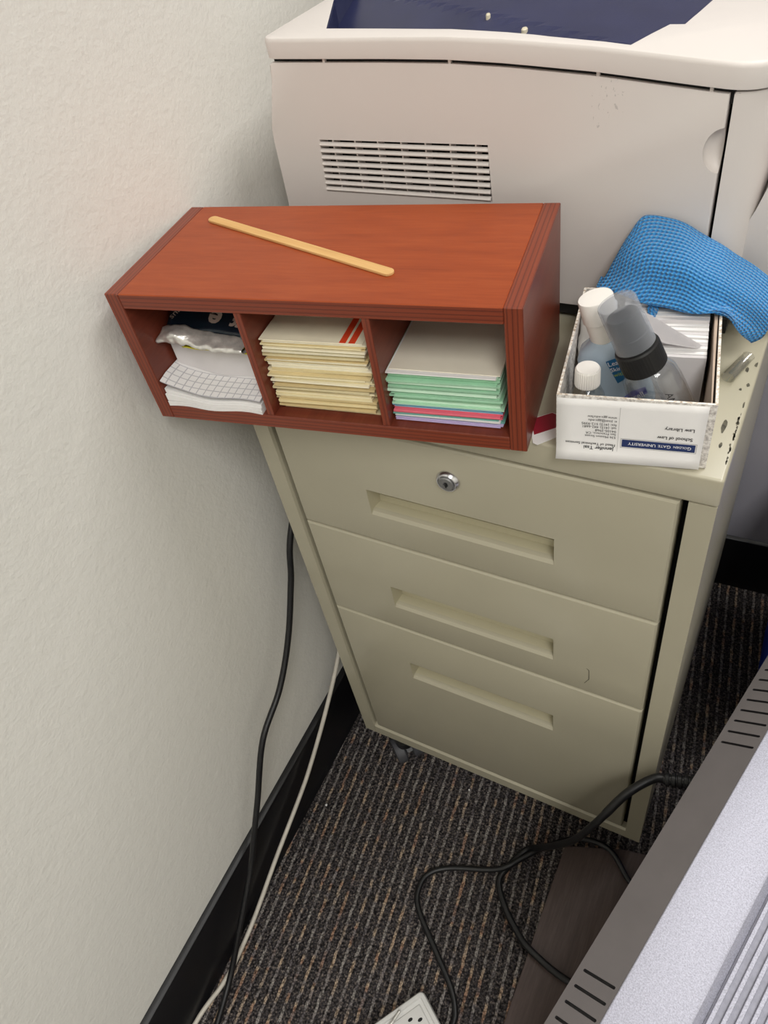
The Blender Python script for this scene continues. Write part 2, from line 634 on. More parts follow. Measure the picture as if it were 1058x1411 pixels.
# left upright with a return lip
prism(bm, [(0.0, 0.0), (0.0165, 0.0), (0.0175, 0.003), (0.0175, 0.03), (0.002, 0.03), (0.002, CD), (0.0, CD)], CB, CC - 0.0004, 'xy')
obj('side_panel', bm, M_putty, cab)
bm = bmesh.new()
prism(bm, [(CW, 0.0), (CW, CD), (CW - 0.002, CD), (CW - 0.002, 0.03), (CW - 0.0175, 0.03), (CW - 0.0175, 0.0)], CB, CC - 0.0004, 'xy')
obj('side_panel', bm, M_putty, cab)
bxo('back_panel', (0.002, CW - 0.002, CD - 0.002, CD, CB, CC), M_putty, cab)
bxo('bottom_panel', (0.002, CW - 0.002, 0.004, CD - 0.002, CB, CB + 0.002), M_dark, cab)
bm = bmesh.new()
prism(bm, [(0.0, CB), (0.0, CB + 0.018), (0.0025, CB + 0.0205), (0.010, CB + 0.0205), (0.010, CB)], 0.0175, CW - 0.0175, 'yz')
obj('bottom_rail', bm, M_putty, cab, label='folded bottom rail of the cabinet front')
# top cap with the turned-down front edge
bm = bmesh.new()
box(bm, -0.0004, CW + 0.0006, -0.0006, CD, CC, CT, bev=0.0022, seg=3)
obj('top', bm, M_putty, cab, smooth=0.7)
bm = bmesh.new()
box(bm, 0.018, CW - 0.018, 0.022, CD - 0.004, CB + 0.004, CC - 0.001)
obj('inner_carcass', bm, M_dark, cab)
# bare chips along the right edge of the top
bm = bmesh.new()
random.seed(3)
chips = [(0.3712, 0.052, 0.0016, 0.0075), (0.3727, 0.032, 0.0010, 0.003), (0.3742, 0.115, 0.0016, 0.0030), (0.3790, 0.122, 0.0014, 0.0035), (0.3738, 0.092, 0.0012, 0.0016), (0.3776, 0.098, 0.0012, 0.0022),
         (0.3788, 0.075, 0.0007, 0.004), (0.3785, 0.060, 0.0008, 0.003)]
for i in range(34):
    y = 0.014 + abs(random.gauss(0.0, 1.0)) * 0.004 + random.uniform(0, 0.045)
    chips.append((0.3793 - abs(random.gauss(0, 0.0005)), y, random.uniform(0.0002, 0.0008), random.uniform(0.0006, 0.0026)))
for x, y, rx, ry in chips:
    q = [bm.verts.new((min(x + rx * math.cos(a * PI / 5) * random.uniform(0.6, 1.2), 0.3797), y + ry * math.sin(a * PI / 5) * random.uniform(0.6, 1.2), CT + 0.00012)) for a in range(10)]
    bm.faces.new(q)
tag(obj('paint_chips', bm, M_chip, cab, label='dark spots where the paint has chipped off'), kind='stuff')


def drawer_front(z0, z1, hx0, hx1, hz0, hz1, depth=0.016):
    """front panel with a pressed-in pull: flat face, recess walls, recess back, rolled lower lip"""
    x0, x1, e = 0.0225, 0.3585, 0.0040
    bm = bmesh.new()
    xs_, zs_ = [x0 + e, hx0, hx1, x1 - e], [z0 + e, hz0, hz1, z1 - e]
    V = {}
    for i, x in enumerate(xs_):
        for j, z in enumerate(zs_):
            V[i, j] = bm.verts.new((x, 0.0, z))
    for i in range(3):
        for j in range(3):
            if (i, j) != (1, 1):
                bm.faces.new((V[i, j], V[i + 1, j], V[i + 1, j + 1], V[i, j + 1]))
    # folded edge, then the return flange
    lo = []
    for q_, yy in ((0.5, 0.134), (0.134, 0.5), (0.0, 1.0)):
        i_ = e * q_
        lo.append([bm.verts.new(p) for p in ((x0 + i_, e * yy, z0 + i_), (x1 - i_, e * yy, z0 + i_), (x1 - i_, e * yy, z1 - i_), (x0 + i_, e * yy, z1 - i_))])
    for p, q_ in zip(lo, lo[1:]):
        for a in range(4):
            b = (a + 1) % 4
            bm.faces.new((p[a], p[b], q_[b], q_[a]))
    o1, o9 = lo[0], lo[-1]
    o2 = [bm.verts.new(p) for p in ((x0, 0.018, z0), (x1, 0.018, z0), (x1, 0.018, z1), (x0, 0.018, z1))]
    bot = [V[i, 0] for i in range(4)]
    rgt = [V[3, j] for j in range(4)]
    top = [V[i, 3] for i in range(3, -1, -1)]
    lft = [V[0, j] for j in range(3, -1, -1)]
    for side, a, b in ((bot, 0, 1), (rgt, 1, 2), (top, 2, 3), (lft, 3, 0)):
        bm.faces.new(side + [o1[b], o1[a]])
    for a in range(4):
        b = (a + 1) % 4
        bm.faces.new((o9[a], o9[b], o2[b], o2[a]))
    # recess
    inx, bk = 0.0012, depth
    q = [(hx0 + inx, bk - 0.001, hz0 + 0.0040), (hx1 - inx, bk - 0.001, hz0 + 0.0040), (hx1 - inx, bk, hz1 + 0.004), (hx0 + inx, bk, hz1 + 0.004)]
    r1 = [bm.verts.new(p) for p in q]
    fr_ = [V[1, 1], V[2, 1], V[2, 2], V[1, 2]]
    # lower lip rolls over a small radius before it slopes up and back
    lip = [bm.verts.new(p) for p in ((hx0, 0.0022, hz0 + 0.0030), (hx1, 0.0022, hz0 + 0.0030))]
    l2 = [bm.verts.new(p) for p in ((hx0 + inx * .5, 0.0058, hz0 + 0.0044), (hx1 - inx * .5, 0.0058, hz0 + 0.0044))]
    fl_ = [bm.faces.new((fr_[0], fr_[1], lip[1], lip[0])), bm.faces.new((lip[0], lip[1], l2[1], l2[0])), bm.faces.new((l2[0], l2[1], r1[1], r1[0])),
           bm.faces.new((r1[0], r1[1], r1[2], r1[3])), bm.faces.new((fr_[2], fr_[3], r1[3], r1[2])),
           bm.faces.new((fr_[3], fr_[0], lip[0], l2[0], r1[0], r1[3])), bm.faces.new((fr_[1], fr_[2], r1[2], r1[1], l2[1], lip[1]))]
    for f in fl_[2:]:
        f.material_index = 1
    return bm


dz = [(0.4920, 0.6302, 0.5295, 0.5610), (0.3508, 0.4902, 0.3890, 0.4230), (0.0690, 0.3490, 0.2480, 0.2812)]
drawers = []
for i, (z0, z1, h0, h1) in enumerate(dz):
    d_ = obj('drawer', drawer_front(z0, z1, 0.1056, 0.2735, h0, h1), [M_putty, M_putty_in], cab, smooth=0.5)
    d_['label'] = ('top drawer front with the lock', 'middle drawer front', 'tall bottom drawer front')[i]
    bm = bmesh.new()
    # thin finger shelf seen inside the pull
    box(bm, 0.108, 0.271, 0.0138, 0.0150, h0 + 0.0125, h0 + 0.0135)
    obj('pull_ledge', bm, M_putty_in, d_)
    drawers.append(d_)
bm = bmesh.new()
lathe(bm, [(0.0, 0.0), (0.0098, 0.0), (0.0102, 0.0012), (0.0096, 0.0030), (0.0084, 0.0044), (0.0076, 0.0044), (0.0072, 0.0036), (0.0, 0.0036)], 32)
lk = obj('lock', bm, M_chrome, cab, smooth=0.6, label='round chrome lock')
lk.location = (0.1883, 0.0, 0.5985)
lk.rotation_euler = (PI / 2, 0, 0)
bm = bmesh.new()
lathe(bm, [(0.0068, 0.0036), (0.0068, 0.0050), (0.0060, 0.0056), (0.0022, 0.0056), (0.0022, 0.0046), (0.0, 0.0046)], 24)
obj('lock_cylinder', bm, M_keyway, lk, smooth=0.6)
bm = bmesh.new()
box(bm, -0.0006, 0.0006, -0.0032, 0.0022, 0.0046, 0.0060)
obj('keyhole', bm, M_dark, lk)


bm = bmesh.new()
sq = [(0.3046, 0.3931), (0.3074, 0.3914), (0.3079, 0.3757), (0.3040, 0.3667), (0.3034, 0.3667), (0.3072, 0.3757), (0.3068, 0.3904)]
prism(bm, sq, -0.00012, 0.0001, 'xz')
obj('scratch', bm, M_chip, drawers[1], label='small dark scratch mark')


def caster(x, y, rz):
    c_ = bmesh.new()
    for s_ in (-1, 1):
        rings = [(0.0, s_ * 0.004), (0.0150, s_ * 0.004), (0.0172, s_ * 0.006), (0.0172, s_ * 0.014), (0.0155, s_ * 0.0165), (0.008, s_ * 0.0168), (0.0, s_ * 0.0168)]
        vs0 = len(c_.verts)
        lathe(c_, rings, 20)
    for v_ in c_.verts:
        v_.co = Vector((v_.co.z, v_.co.x - 0.0, v_.co.y + 0.0173))
    hb = bmesh.new()
    prism(hb, [(0.021 * math.cos(t), 0.0173 + 0.021 * math.sin(t)) for t in [k * PI / 8 - 0.35 for k in range(8)]], -0.0035, 0.0035, 'yz')
    lathe(hb, [(0.0, 0.0335), (0.012, 0.0335), (0.012, CB), (0.0, CB)], 16)
    o = obj('caster', hb, M_black, cab, smooth=0.6)
    o.location = (x, y, 0)
    o.rotation_euler = (0, 0, rz)
    obj('wheel', c_, M_caster, o, smooth=0.6)
    o.scale = (1.15, 1.15, 1.0)
    return o


for x, y, a in ((0.056, 0.0090, 0.9), (CW - 0.045, 0.045, 0.5), (0.045, CD - 0.045, 2.0), (CW - 0.045, CD - 0.045, 0.2)):
    caster(x, y, a)

# ------------------------------------------------------------------ laser printer
PB = CT
prn = tag(empty('laser_printer', (0.17, 0.29, PB)), 'beige laser printer with navy paper tray standing on the cabinet', 'printer')
prn_in = prn


def pobj(name, bm, m_, parent=None, smooth=False, label=None):
    """parts of the printer are drawn in world coordinates; the root stands at (0.17,0.29,PB)"""
    o = obj(name, bm, m_, parent or prn, smooth, label)
    if parent is None:
        o.location = (-0.17, -0.29, -PB)
    return o


def zseam(x):
    T = [(-0.02, 0.8508), (0.0, 0.8508), (0.048, 0.8500), (0.100, 0.8492), (0.149, 0.8479), (0.191, 0.8451), (0.2505, 0.8394), (0.319, 0.8304), (0.345, 0.8275), (0.40, 0.8225)]
    for (a, p), (b, q) in zip(T, T[1:]):
        if x <= b:
            return p + (q - p) * (x - a) / (b - a)
    return T[-1][1]


def ztop(x):
    return zseam(x) + 0.0142 + 0.0010 * max(0, min(1, (x - 0.1) / 0.2))


PY, PYB = 0.146, 0.430
xs_ = [0.0025 + (0.3297 - 0.0025) * i / 24 for i in range(25)]
bm = bmesh.new()
rear = [(-0.0015, 0.8470), (-0.0030, 0.834), (-0.0052, 0.824), (-0.0100, 0.8135), (-0.0146, 0.8020), (-0.0152, 0.790), (-0.0165, 0.742), (-0.0190, 0.700), (-0.0210, 0.672)]
prism(bm, [(0.3297, 0.672)] + [(x, zseam(x) - 0.0026) for x in reversed(xs_)] + rear, PY, PY + 0.012, 'xz', bev=0.0012, seg=2)
side = pobj('side_panel', bm, M_print_side, smooth=0.5)
cb = bmesh.new()
prism(cb, [(0.0300, 0.7928), (0.1737, 0.7928), (0.1747, 0.7515), (0.0268, 0.7515)], PY - 0.01, PY + 0.02, 'xz')
co_ = obj('cut', cb, M_dark)
co_.parent = prn
co_.location = (-0.17, -0.29, -PB)
boolean(side, co_)
# half-round finger scoop against the seam
cb = bmesh.new()
bmesh.ops.create_uvsphere(cb, u_segments=32, v_segments=20, radius=1.0)
for v_ in cb.verts:
    v_.co = Vector((v_.co.x * 0.0118 + 0.3308, v_.co.y * 0.0090 + PY - 0.0002, v_.co.z * 0.0140 + 0.7935))
co_ = obj('cut', cb, M_print_side)
co_.parent = prn
co_.location = (-0.17, -0.29, -PB)
boolean(side, co_)
for p in side.data.polygons:
    p.use_smooth = True
side.data.set_sharp_from_angle(angle=0.6)
# inner frame behind the panels
bm = bmesh.new()
box(bm, 0.006, 0.3290, PY + 0.0125, PYB, 0.666, 0.816)
pobj('inner_frame', bm, M_dark)
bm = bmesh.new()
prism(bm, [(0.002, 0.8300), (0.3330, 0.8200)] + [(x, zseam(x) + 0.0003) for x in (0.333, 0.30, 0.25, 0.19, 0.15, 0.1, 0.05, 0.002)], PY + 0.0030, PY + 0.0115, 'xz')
pobj('seam_shade_strip', bm, M_dark)  # dark strip added for the shade in the gap under the lid
for x in (0.048, 0.149, 0.2505, 0.319):
    bm = bmesh.new()
    box(bm, x - 0.0010, x + 0.0010, PY + 0.0006, PY + 0.0032, zseam(x) - 0.0030, zseam(x) + 0.0008)
    pobj('lid_tab', bm, M_print)
# vent louvres
for i in range(8):
    z = 0.7520 + i * 0.00512
    xa = 0.0268 + 0.0032 * (z - 0.7515) / 0.0413
    bm = bmesh.new()
    prism(bm, [(PY + 0.0004, z), (PY - 0.0010, z + 0.0004), (PY - 0.0014, z + 0.0012), (PY - 0.0008, z + 0.0020), (PY + 0.0010, z + 0.0027), (PY + 0.0022, z + 0.0027), (PY + 0.0022, z + 0.0006)], xa + 0.0002, 0.1738, 'yz')
    pobj('slat', bm, M_print, smooth=0.8)
bm = bmesh.new()
for k in range(7):
    x = 0.0405 + k * 0.0204
    box(bm, x, x + 0.0011, PY + 0.0020, PY + 0.0110, 0.7520, 0.7925)
tag(pobj('vent_ribs', bm, M_print), kind='stuff')
# front corner section with the large radius
RC = 0.028
pc = (0.327, PY + RC)
out = [(0.3322, PYB), (0.3322, PY + 0.0003)] + [(pc[0] + RC * math.sin(t), pc[1] - RC * math.cos(t)) for t in [0.19 + (PI / 2 - 0.19) * k / 12 for k in range(13)]] + [(0.355, PYB)]
bm = bmesh.new()
vb = [bm.verts.new((x, y, 0.672)) for x, y in out]
vt = [bm.verts.new((x, y, zseam(x) - 0.0012)) for x, y in out]
bm.faces.new(vb)
bm.faces.new(vt[::-1])
for i in range(len(out)):
    j = (i + 1) % len(out)
    bm.faces.new((vb[i], vt[i], vt[j], vb[j]))
bm.faces.ensure_lookup_table()
bmesh.ops.bevel(bm, geom=list(set(bm.faces[1].edges)), offset=0.0008, segments=2, affect='EDGES')
pobj('front_panel', bm, M_print, smooth=0.5)
# paper tray standing proud of the front
bm = bmesh.new()
prism(bm, [(0.3460, 0.668), (0.3460, 0.730), (0.3560, 0.7494), (0.3615, 0.7725), (0.372, 0.800), (0.384, 0.806), (0.388, 0.78), (0.388, 0.668)], PY + 0.016, PYB - 0.006, 'xz', bev=0.0012)
pobj('front_tray', bm, M_print, smooth=0.5)
# rear cover, bulging beyond the side panel
bm = bmesh.new()
prof = [(0.0060, 0.668), (-0.0210, 0.668), (-0.0190, 0.700), (-0.0165, 0.742), (-0.0150, 0.790), (-0.0148, 0.801), (-0.0130, 0.808), (-0.0085, 0.817), (-0.0045, 0.826), (-0.0028, 0.836), (-0.0015, 0.8480), (0.0060, 0.8480)]
prism(bm, prof, PY + 0.0095, PYB - 0.004, 'xz', bev=0.003, seg=3)
pobj('rear_cover', bm, M_print, smooth=0.6)
# lid: bowed slab with rounded plan corners
def rrect(x0, x1, y0, y1, rad, seg=8):
    """rad: radii at (x0,y0),(x1,y0),(x1,y1),(x0,y1)"""
    o = []
    for (cx_, cy_, a0, r_) in ((x0 + rad[0], y0 + rad[0], PI, rad[0]), (x1 - rad[1], y0 + rad[1], 1.5 * PI, rad[1]), (x1 - rad[2], y1 - rad[2], 0, rad[2]), (x0 + rad[3], y1 - rad[3], 0.5 * PI, rad[3])):
        o += [(cx_ + r_ * math.cos(a0 + 0.5 * PI * k / seg), cy_ + r_ * math.sin(a0 + 0.5 * PI * k / seg)) for k in range(seg + 1)]
    return o


def densify(o, n_=10):
    r_ = []
    for i, p in enumerate(o):
        q = o[(i + 1) % len(o)]
        L = math.hypot(q[0] - p[0], q[1] - p[1])
        k = max(1, int(L / 0.02))
        r_ += [(p[0] + (q[0] - p[0]) * t / k, p[1] + (q[1] - p[1]) * t / k) for t in range(k)]
    return r_


o0 = densify(rrect(-0.0035, 0.3575, 0.1436, PYB + 0.004, (0.010, 0.030, 0.012, 0.010)))
cxy = (0.177, 0.287)


def inset(o, d_):
    r_ = []
    n_ = len(o)
    for i, p in enumerate(o):
        a, b = o[i - 1], o[(i + 1) % n_]
        tx, ty = b[0] - a[0], b[1] - a[1]
        L = math.hypot(tx, ty) or 1
        r_.append((p[0] - ty / L * d_, p[1] + tx / L * d_))
    return r_


bm = bmesh.new()
rings = []
for ins, f_, dz_ in ((0.0012, 0, 0.0002), (0.0003, 0, 0.0006), (0.0002, 0, 0.0014), (0.0, 1, -0.0034), (0.0004, 1, -0.0017), (0.0013, 1, -0.0006), (0.0028, 1, 0.0)):
    rings.append([bm.verts.new((x, y, (ztop(x) if f_ else zseam(x)) + dz_)) for x, y in inset(o0, ins)])
n_ = len(o0)
for a, b in zip(rings, rings[1:]):
    for i in range(n_):
        j = (i + 1) % n_
        bm.faces.new((a[i], a[j], b[j], b[i]))
# top and bottom as x-strips so the bow is kept
bmesh.ops.triangle_fill(bm, use_beauty=True, edges=[e for e in bm.edges if e.is_boundary and e.verts[0] in rings[-1] and e.verts[1] in rings[-1]])
bmesh.ops.triangle_fill(bm, use_beauty=True, edges=[e for e in bm.edges if e.is_boundary])
lid = pobj('lid', bm, [M_print, M_navy], smooth=0.5)
tray = [(0.0441, 0.1640), (0.130, 0.1592), (0.2683, 0.1515), (0.2811, 0.1950), (0.2898, 0.1975), (0.2961, 0.2509), (0.2990, 0.300), (0.2990, 0.395), (0.0100, 0.395), (0.0085, 0.2352)]
cb = bmesh.new()
prism(cb, tray, 0.70, 0.90, 'xy', mi=1)
co_ = obj('cut', cb, [M_print, M_navy])
co_.parent = prn
co_.location = (-0.17, -0.29, -PB)
boolean(lid, co_)
lid.data.set_sharp_from_angle(angle=0.5)
# navy output tray: deep floor at the rear, ramp that climbs to the front
bm = bmesh.new()


def side_of(p, a, b):
    return (b[0] - a[0]) * (p[1] - a[1]) - (b[1] - a[1]) * (p[0] - a[0])


def tray_h(x, y):
    a, b = (0.2683, 0.1515), (0.1450, 0.2105)          # crease where the ramp starts
    L = math.hypot(b[0] - a[0], b[1] - a[1])
    s_ = side_of((x, y), a, b) / L                     # > 0 : rear side
    top_ = ztop(x)
    if s_ > 0:
        return top_ - 0.0030 - min(0.0260, s_ * 0.40)
    e_ = max(0.0, min(1.0, (0.30 - x) / 0.12))
    return top_ - 0.0020 - 0.0015 * e_


ins = inset(densify(tray), -0.0)
inner = inset(tray, 0.0003)
step = 0.007
uu = [0.006 + step * i for i in range(44)]
vv = [0.148 + step * i for i in range(37)]


def inside(p, poly):
    c_ = False
    for i in range(len(poly)):
        a, b = poly[i], poly[i - 1]
        if (a[1] > p[1]) != (b[1] > p[1]) and p[0] < (b[0] - a[0]) * (p[1] - a[1]) / (b[1] - a[1]) + a[0]:
            c_ = not c_
    return c_


# cut a grid slab to the tray outline
V = {}
for i, x in enumerate(uu):
    for j, y in enumerate(vv):
        V[i, j, 1] = bm.verts.new((x, y, tray_h(x, y)))
        V[i, j, 0] = bm.verts.new((x, y, 0.8170))
nu, nv = len(uu), len(vv)
for i in range(nu - 1):
    for j in range(nv - 1):
        for k in (0, 1):
            bm.faces.new((V[i, j, k], V[i + 1, j, k], V[i + 1, j + 1, k], V[i, j + 1, k]))
for i in range(nu - 1):
    for j in (0, nv - 1):
        bm.faces.new((V[i, j, 0], V[i + 1, j, 0], V[i + 1, j, 1], V[i, j, 1]))
for j in range(nv - 1):
    for i in (0, nu - 1):
        bm.faces.new((V[i, j, 0], V[i, j + 1, 0], V[i, j + 1, 1], V[i, j, 1]))
tr = pobj('output_tray', bm, M_navy, label='sloping navy paper output tray')
cb = bmesh.new()
prism(cb, inner, 0.70, 0.90, 'xy')
co_ = obj('cut', cb, M_navy)
co_.parent = prn
co_.location = (-0.17, -0.29, -PB)
boolean(tr, co_, 'INTERSECT')
bm = bmesh.new()
lin_ = inset(tray, 0.0006)
for i in range(len(tray)):
    p, q, p2, q2 = tray[i], tray[(i + 1) % len(tray)], lin_[i], lin_[(i + 1) % len(tray)]
    for (u0_, u1_) in ((p, q), (q2, p2)):
        bm.faces.new([bm.verts.new(t) for t in ((u0_[0], u0_[1], 0.8175), (u1_[0], u1_[1], 0.8175), (u1_[0], u1_[1], ztop(u1_[0]) - 0.0012), (u0_[0], u0_[1], ztop(u0_[0]) - 0.0012))])
    bm.faces.new([bm.verts.new((t[0], t[1], ztop(t[0]) - 0.0012)) for t in (p, q, q2, p2)])
bmesh.ops.remove_doubles(bm, verts=bm.verts[:], dist=0.00001)
pobj('tray_lining', bm, M_navy)
for x, y, r_ in ((0.1905, 0.1790, 0.0030), (0.1560, 0.2000, 0.0022)):
    bm = bmesh.new()
    lathe(bm, [(0.0, -0.003), (r_, -0.003), (r_, 0.0018), (r_ * 0.7, 0.0026), (0.0, 0.0026)], 14, sx=0.7)
    o = pobj('sensor_dot', bm, M_lamp, label='small pale oval dot in the navy tray')
    o.location = (x - 0.17, y - 0.29, tray_h(x, y) - PB)
for x, y in ((0.02, PY + 0.006), (0.30, PY + 0.006), (0.02, PYB - 0.035), (0.30, PYB - 0.035)):
    bxo('foot', (x - 0.17, x + 0.03 - 0.17, y - 0.29, y + 0.03 - 0.29, 0.0, 0.009), M_black, prn)
bm = bmesh.new()
box(bm, 0.004, 0.352, PY + 0.004, PYB - 0.004, 0.6615, 0.6735)
pobj('base', bm, M_black)

# ------------------------------------------------------------------ wooden card organizer
OA = 0.16401
OX, OY = -0.03442 + 0.0026 * 0.98658, -0.06015 + 0.0026 * 0.16327
US = 0.0026
OL, OD, OH, OT = 0.2944, 0.1304, 0.1110, 0.0116
org = tag(empty('card_organizer', (OX, OY, CT), OA), 'red-brown stained plywood organizer with three open cubbies', 'organizer')


def obj2(name, dims, parent, faces_mat, bev=0.0006):
    """box whose +-y faces (and given extra) carry the ply edge"""
    bm = bmesh.new()
    box(bm, *dims, bev=bev, seg=1)
    for f in bm.faces:
        n_ = f.normal
        f.normal_update()
        n_ = f.normal
        f.material_index = faces_mat(n_)
    return bm


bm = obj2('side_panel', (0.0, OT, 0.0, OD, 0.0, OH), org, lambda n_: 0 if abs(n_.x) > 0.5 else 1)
obj('side_panel', bm, [M_red_shaded, M_plyx], org)
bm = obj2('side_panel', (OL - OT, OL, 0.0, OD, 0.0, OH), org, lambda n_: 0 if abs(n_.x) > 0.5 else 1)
obj('side_panel', bm, [M_red_shaded, M_plyx], org)
bm = obj2('top_panel', (OT, OL - OT, 0.0, OD, OH - OT, OH), org, lambda n_: 0 if abs(n_.z) > 0.5 else 1)
obj('top_panel', bm, [M_red, M_plyz], org)
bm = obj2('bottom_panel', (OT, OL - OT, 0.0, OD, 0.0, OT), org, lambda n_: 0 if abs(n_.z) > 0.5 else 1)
obj('bottom_panel', bm, [M_red_shaded, M_plyz], org)
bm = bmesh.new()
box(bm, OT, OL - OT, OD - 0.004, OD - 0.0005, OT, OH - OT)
obj('back_panel', bm, M_red_shaded, org)
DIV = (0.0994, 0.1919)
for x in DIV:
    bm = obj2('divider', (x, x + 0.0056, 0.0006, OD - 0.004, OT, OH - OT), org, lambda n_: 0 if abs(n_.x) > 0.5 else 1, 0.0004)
    obj('divider', bm, [M_red_shaded, M_plyx], org)

# craft stick on top
bm = bmesh.new()
L, Wd = 0.1905, 0.0078
pts = []
for s_, a0 in ((1, -PI / 2), (-1, PI / 2)):
    for k in range(9):
        t = a0 + PI * k / 8
        pts.append((s_ * (L / 2 - Wd / 2) + math.cos(t) * Wd / 2, math.sin(t) * Wd / 2))
prism(bm, pts, 0.0, 0.0019, 'xy', bev=0.0003, seg=1)
st = obj('wooden_stick', bm, M_stick, smooth=0.5)
tag(st, 'pale wooden stirring stick lying across the organizer top', 'stick')
ou = Vector((math.cos(OA), math.sin(OA), 0))
ov = Vector((-math.sin(OA), math.cos(OA), 0))
OO = Vector((OX, OY, CT))


def ow(u, v_, w_):
    return OO + ou * (u - US) + ov * v_ + Vector((0, 0, w_))


p0, p1 = ow(0.0323, 0.1085, OH), ow(0.2075, 0.0332, OH)
st.location = (p0 + p1) / 2
st.rotation_euler = (0, 0, math.atan2(p1.y - p0.y, p1.x - p0.x))

ORD = ['top', 'second', 'third', 'fourth', 'fifth', 'sixth', 'seventh', 'eighth', 'ninth', 'tenth', 'eleventh', 'twelfth', 'thirteenth', 'fourteenth', 'fifteenth', 'sixteenth',
       'seventeenth', 'eighteenth', 'nineteenth', 'twentieth', 'twenty-first', 'twenty-second', 'twenty-third', 'twenty-fourth', 'twenty-fifth', 'twenty-sixth', 'twenty-seventh', 'twenty-eighth', 'twenty-ninth', 'thirtieth', 'thirty-first', 'thirty-second', 'thirty-third', 'thirty-fourth', 'thirty-fifth', 'thirty-sixth', 'thirty-seventh', 'thirty-eighth', 'thirty-ninth', 'fortieth', 'forty-first', 'forty-second']


def card_mesh(wd, dp, th, warp, rnd, open_=0.0):
    """a folded card: slightly bowed leaf with a rounded fold at the front"""
    bm = bmesh.new()
    nx, ny = 6, 3
    rows = {}
    for k in (0, 1):
        for j in range(ny + 1):
            for i in range(nx + 1):
                x, y = -wd / 2 + wd * i / nx, dp * j / ny
                s_ = (i / nx - 0.5) * 2
                z = warp * (1 - s_ * s_) * (1 - j / ny) + k * th
                rows[k, j, i] = bm.verts.new((x + rnd * (k - 0.5) * 0.0004, y + (0.0 if k else 0.0003 * rnd), z))
    for j in range(ny):
        for i in range(nx):
            bm.faces.new([rows[1, j, i], rows[1, j, i + 1], rows[1, j + 1, i + 1], rows[1, j + 1, i]])
            bm.faces.new([rows[0, j, i], rows[0, j + 1, i], rows[0, j + 1, i + 1], rows[0, j, i + 1]])
    for i in range(nx):
        for j in (0, ny):
            bm.faces.new([rows[0, j, i], rows[0, j, i + 1], rows[1, j, i + 1], rows[1, j, i]])
    for j in range(ny):
        for i in (0, nx):
            bm.faces.new([rows[0, j, i], rows[0, j + 1, i], rows[1, j + 1, i], rows[1, j, i]])
    return bm


def stack(uc, w0, specs, wd0, dp, names, seed, jit):
    rnd = random.Random(seed)
    w_ = w0
    res = []
    n_ = len(specs)
    for i, (m_, th, kind) in enumerate(specs):
        j = n_ - 1 - i
        wd = wd0 + rnd.uniform(-0.0022, 0.0012)
        o = obj(kind, card_mesh(wd, dp + rnd.uniform(-0.004, 0), th, 0.0, rnd.uniform(-1, 1)), m_)
        du = rnd.gauss(0, jit)
        du = max(-0.0026, min(0.0022, du))
        o.location = ow(uc + du, 0.0088 + rnd.uniform(-0.0016, 0.0034), w_ + 0.00005)
        o.rotation_euler = (0, 0, OA + rnd.uniform(-0.012, 0.012))
        w_ += th + 0.00018
        res.append((o, j))
    return res, w_


rnd = random.Random(11)
specs = []
N = 40
for i in range(N):
    th = rnd.choice((0.0011, 0.0014, 0.0017, 0.0021, 0.0024))
    specs.append((M_creams[rnd.choice((0, 1, 1, 2, 3, 3, 4))], th, 'cream_card'))
specs[-1] = (M_creams[3], 0.0006, 'cream_card')
specs[-2] = (M_creams[3], 0.0012, 'cream_card')
tot = sum(s_[1] + 0.00018 for s_ in specs)
kf = (0.0600) / tot
specs = [(a, b * kf, c_) for a, b, c_ in specs]
res, wtop = stack(0.1488, OT, specs, 0.0782, 0.108, None, 5, 0.0019)
for o, j in res:
    if j == 0:
        tag(o, 'top cream card with two orange stripes in the middle cubby', 'card', 'cream cards in the middle cubby')
        for x in (0.0220, 0.0288):
            bm = bmesh.new()
            box(bm, x, x + 0.0048, 0.0004, 0.104, specs[-1][1] - 0.0001, specs[-1][1] + 0.0001)
            obj('stripe', bm, M_orange, o, label='orange-red stripe')
        # its two stripes reach the front edge
    else:
        tag(o, 'cream card, %s from the top of the middle cubby stack' % ORD[j], 'card', 'cream cards in the middle cubby')

seq = [('lilac', M_lilac_c, 3), ('teal', M_teal_c, 1), ('white', M_paper, 1), ('teal', M_teal_c, 1), ('pink', M_pink_c, 4), ('light blue', M_blue_c, 3)]
specs, cols = [], []
for nm, m_, k in seq:
    for _ in range(k):
        specs.append((m_, rnd.uniform(0.0011, 0.0016), 'index_card'))
        cols.append(nm)
for i in range(19):
    if i == 4:
        specs.append((M_creams[1], 0.0011, 'index_card'))
        cols.append('tan')
    specs.append((M_greens[rnd.choice((0, 1, 1, 2))], rnd.uniform(0.0012, 0.0024), 'index_card'))
    cols.append('green')
specs.append((M_paper, 0.0007, 'index_card'))
cols.append('white')
specs.append((M_whitecard, 0.0007, 'index_card'))
cols.append('ivory')
tot = sum(s_[1] + 0.00018 for s_ in specs)
kf = 0.0405 / tot
specs = [(a, b * kf, c_) for a, b, c_ in specs]
res, wt2 = stack(0.2402, OT, specs, 0.0772, 0.108, None, 9, 0.0016)
n_ = len(specs)
for o, j in res:
    col_ = cols[n_ - 1 - j]
    if j == 0:
        tag(o, 'broad ivory card on top of the coloured stack in the right cubby', 'card', 'coloured cards in the right cubby')
        bm = bmesh.new()
        lathe(bm, [(0.0030, 0.0), (0.0038, 0.0), (0.0038, 0.0002), (0.0030, 0.0002), (0.0030, 0.0)], 24, sx=1.0, off=(0.030, 0.070))
        q = obj('punched_ring', bm, M_grey_ink, o)
        q.location = (0, 0, specs[-1][1])
    else:
        tag(o, '%s card, %s from the top of the right cubby stack' % (col_, ORD[j]), 'card', 'coloured cards in the right cubby')

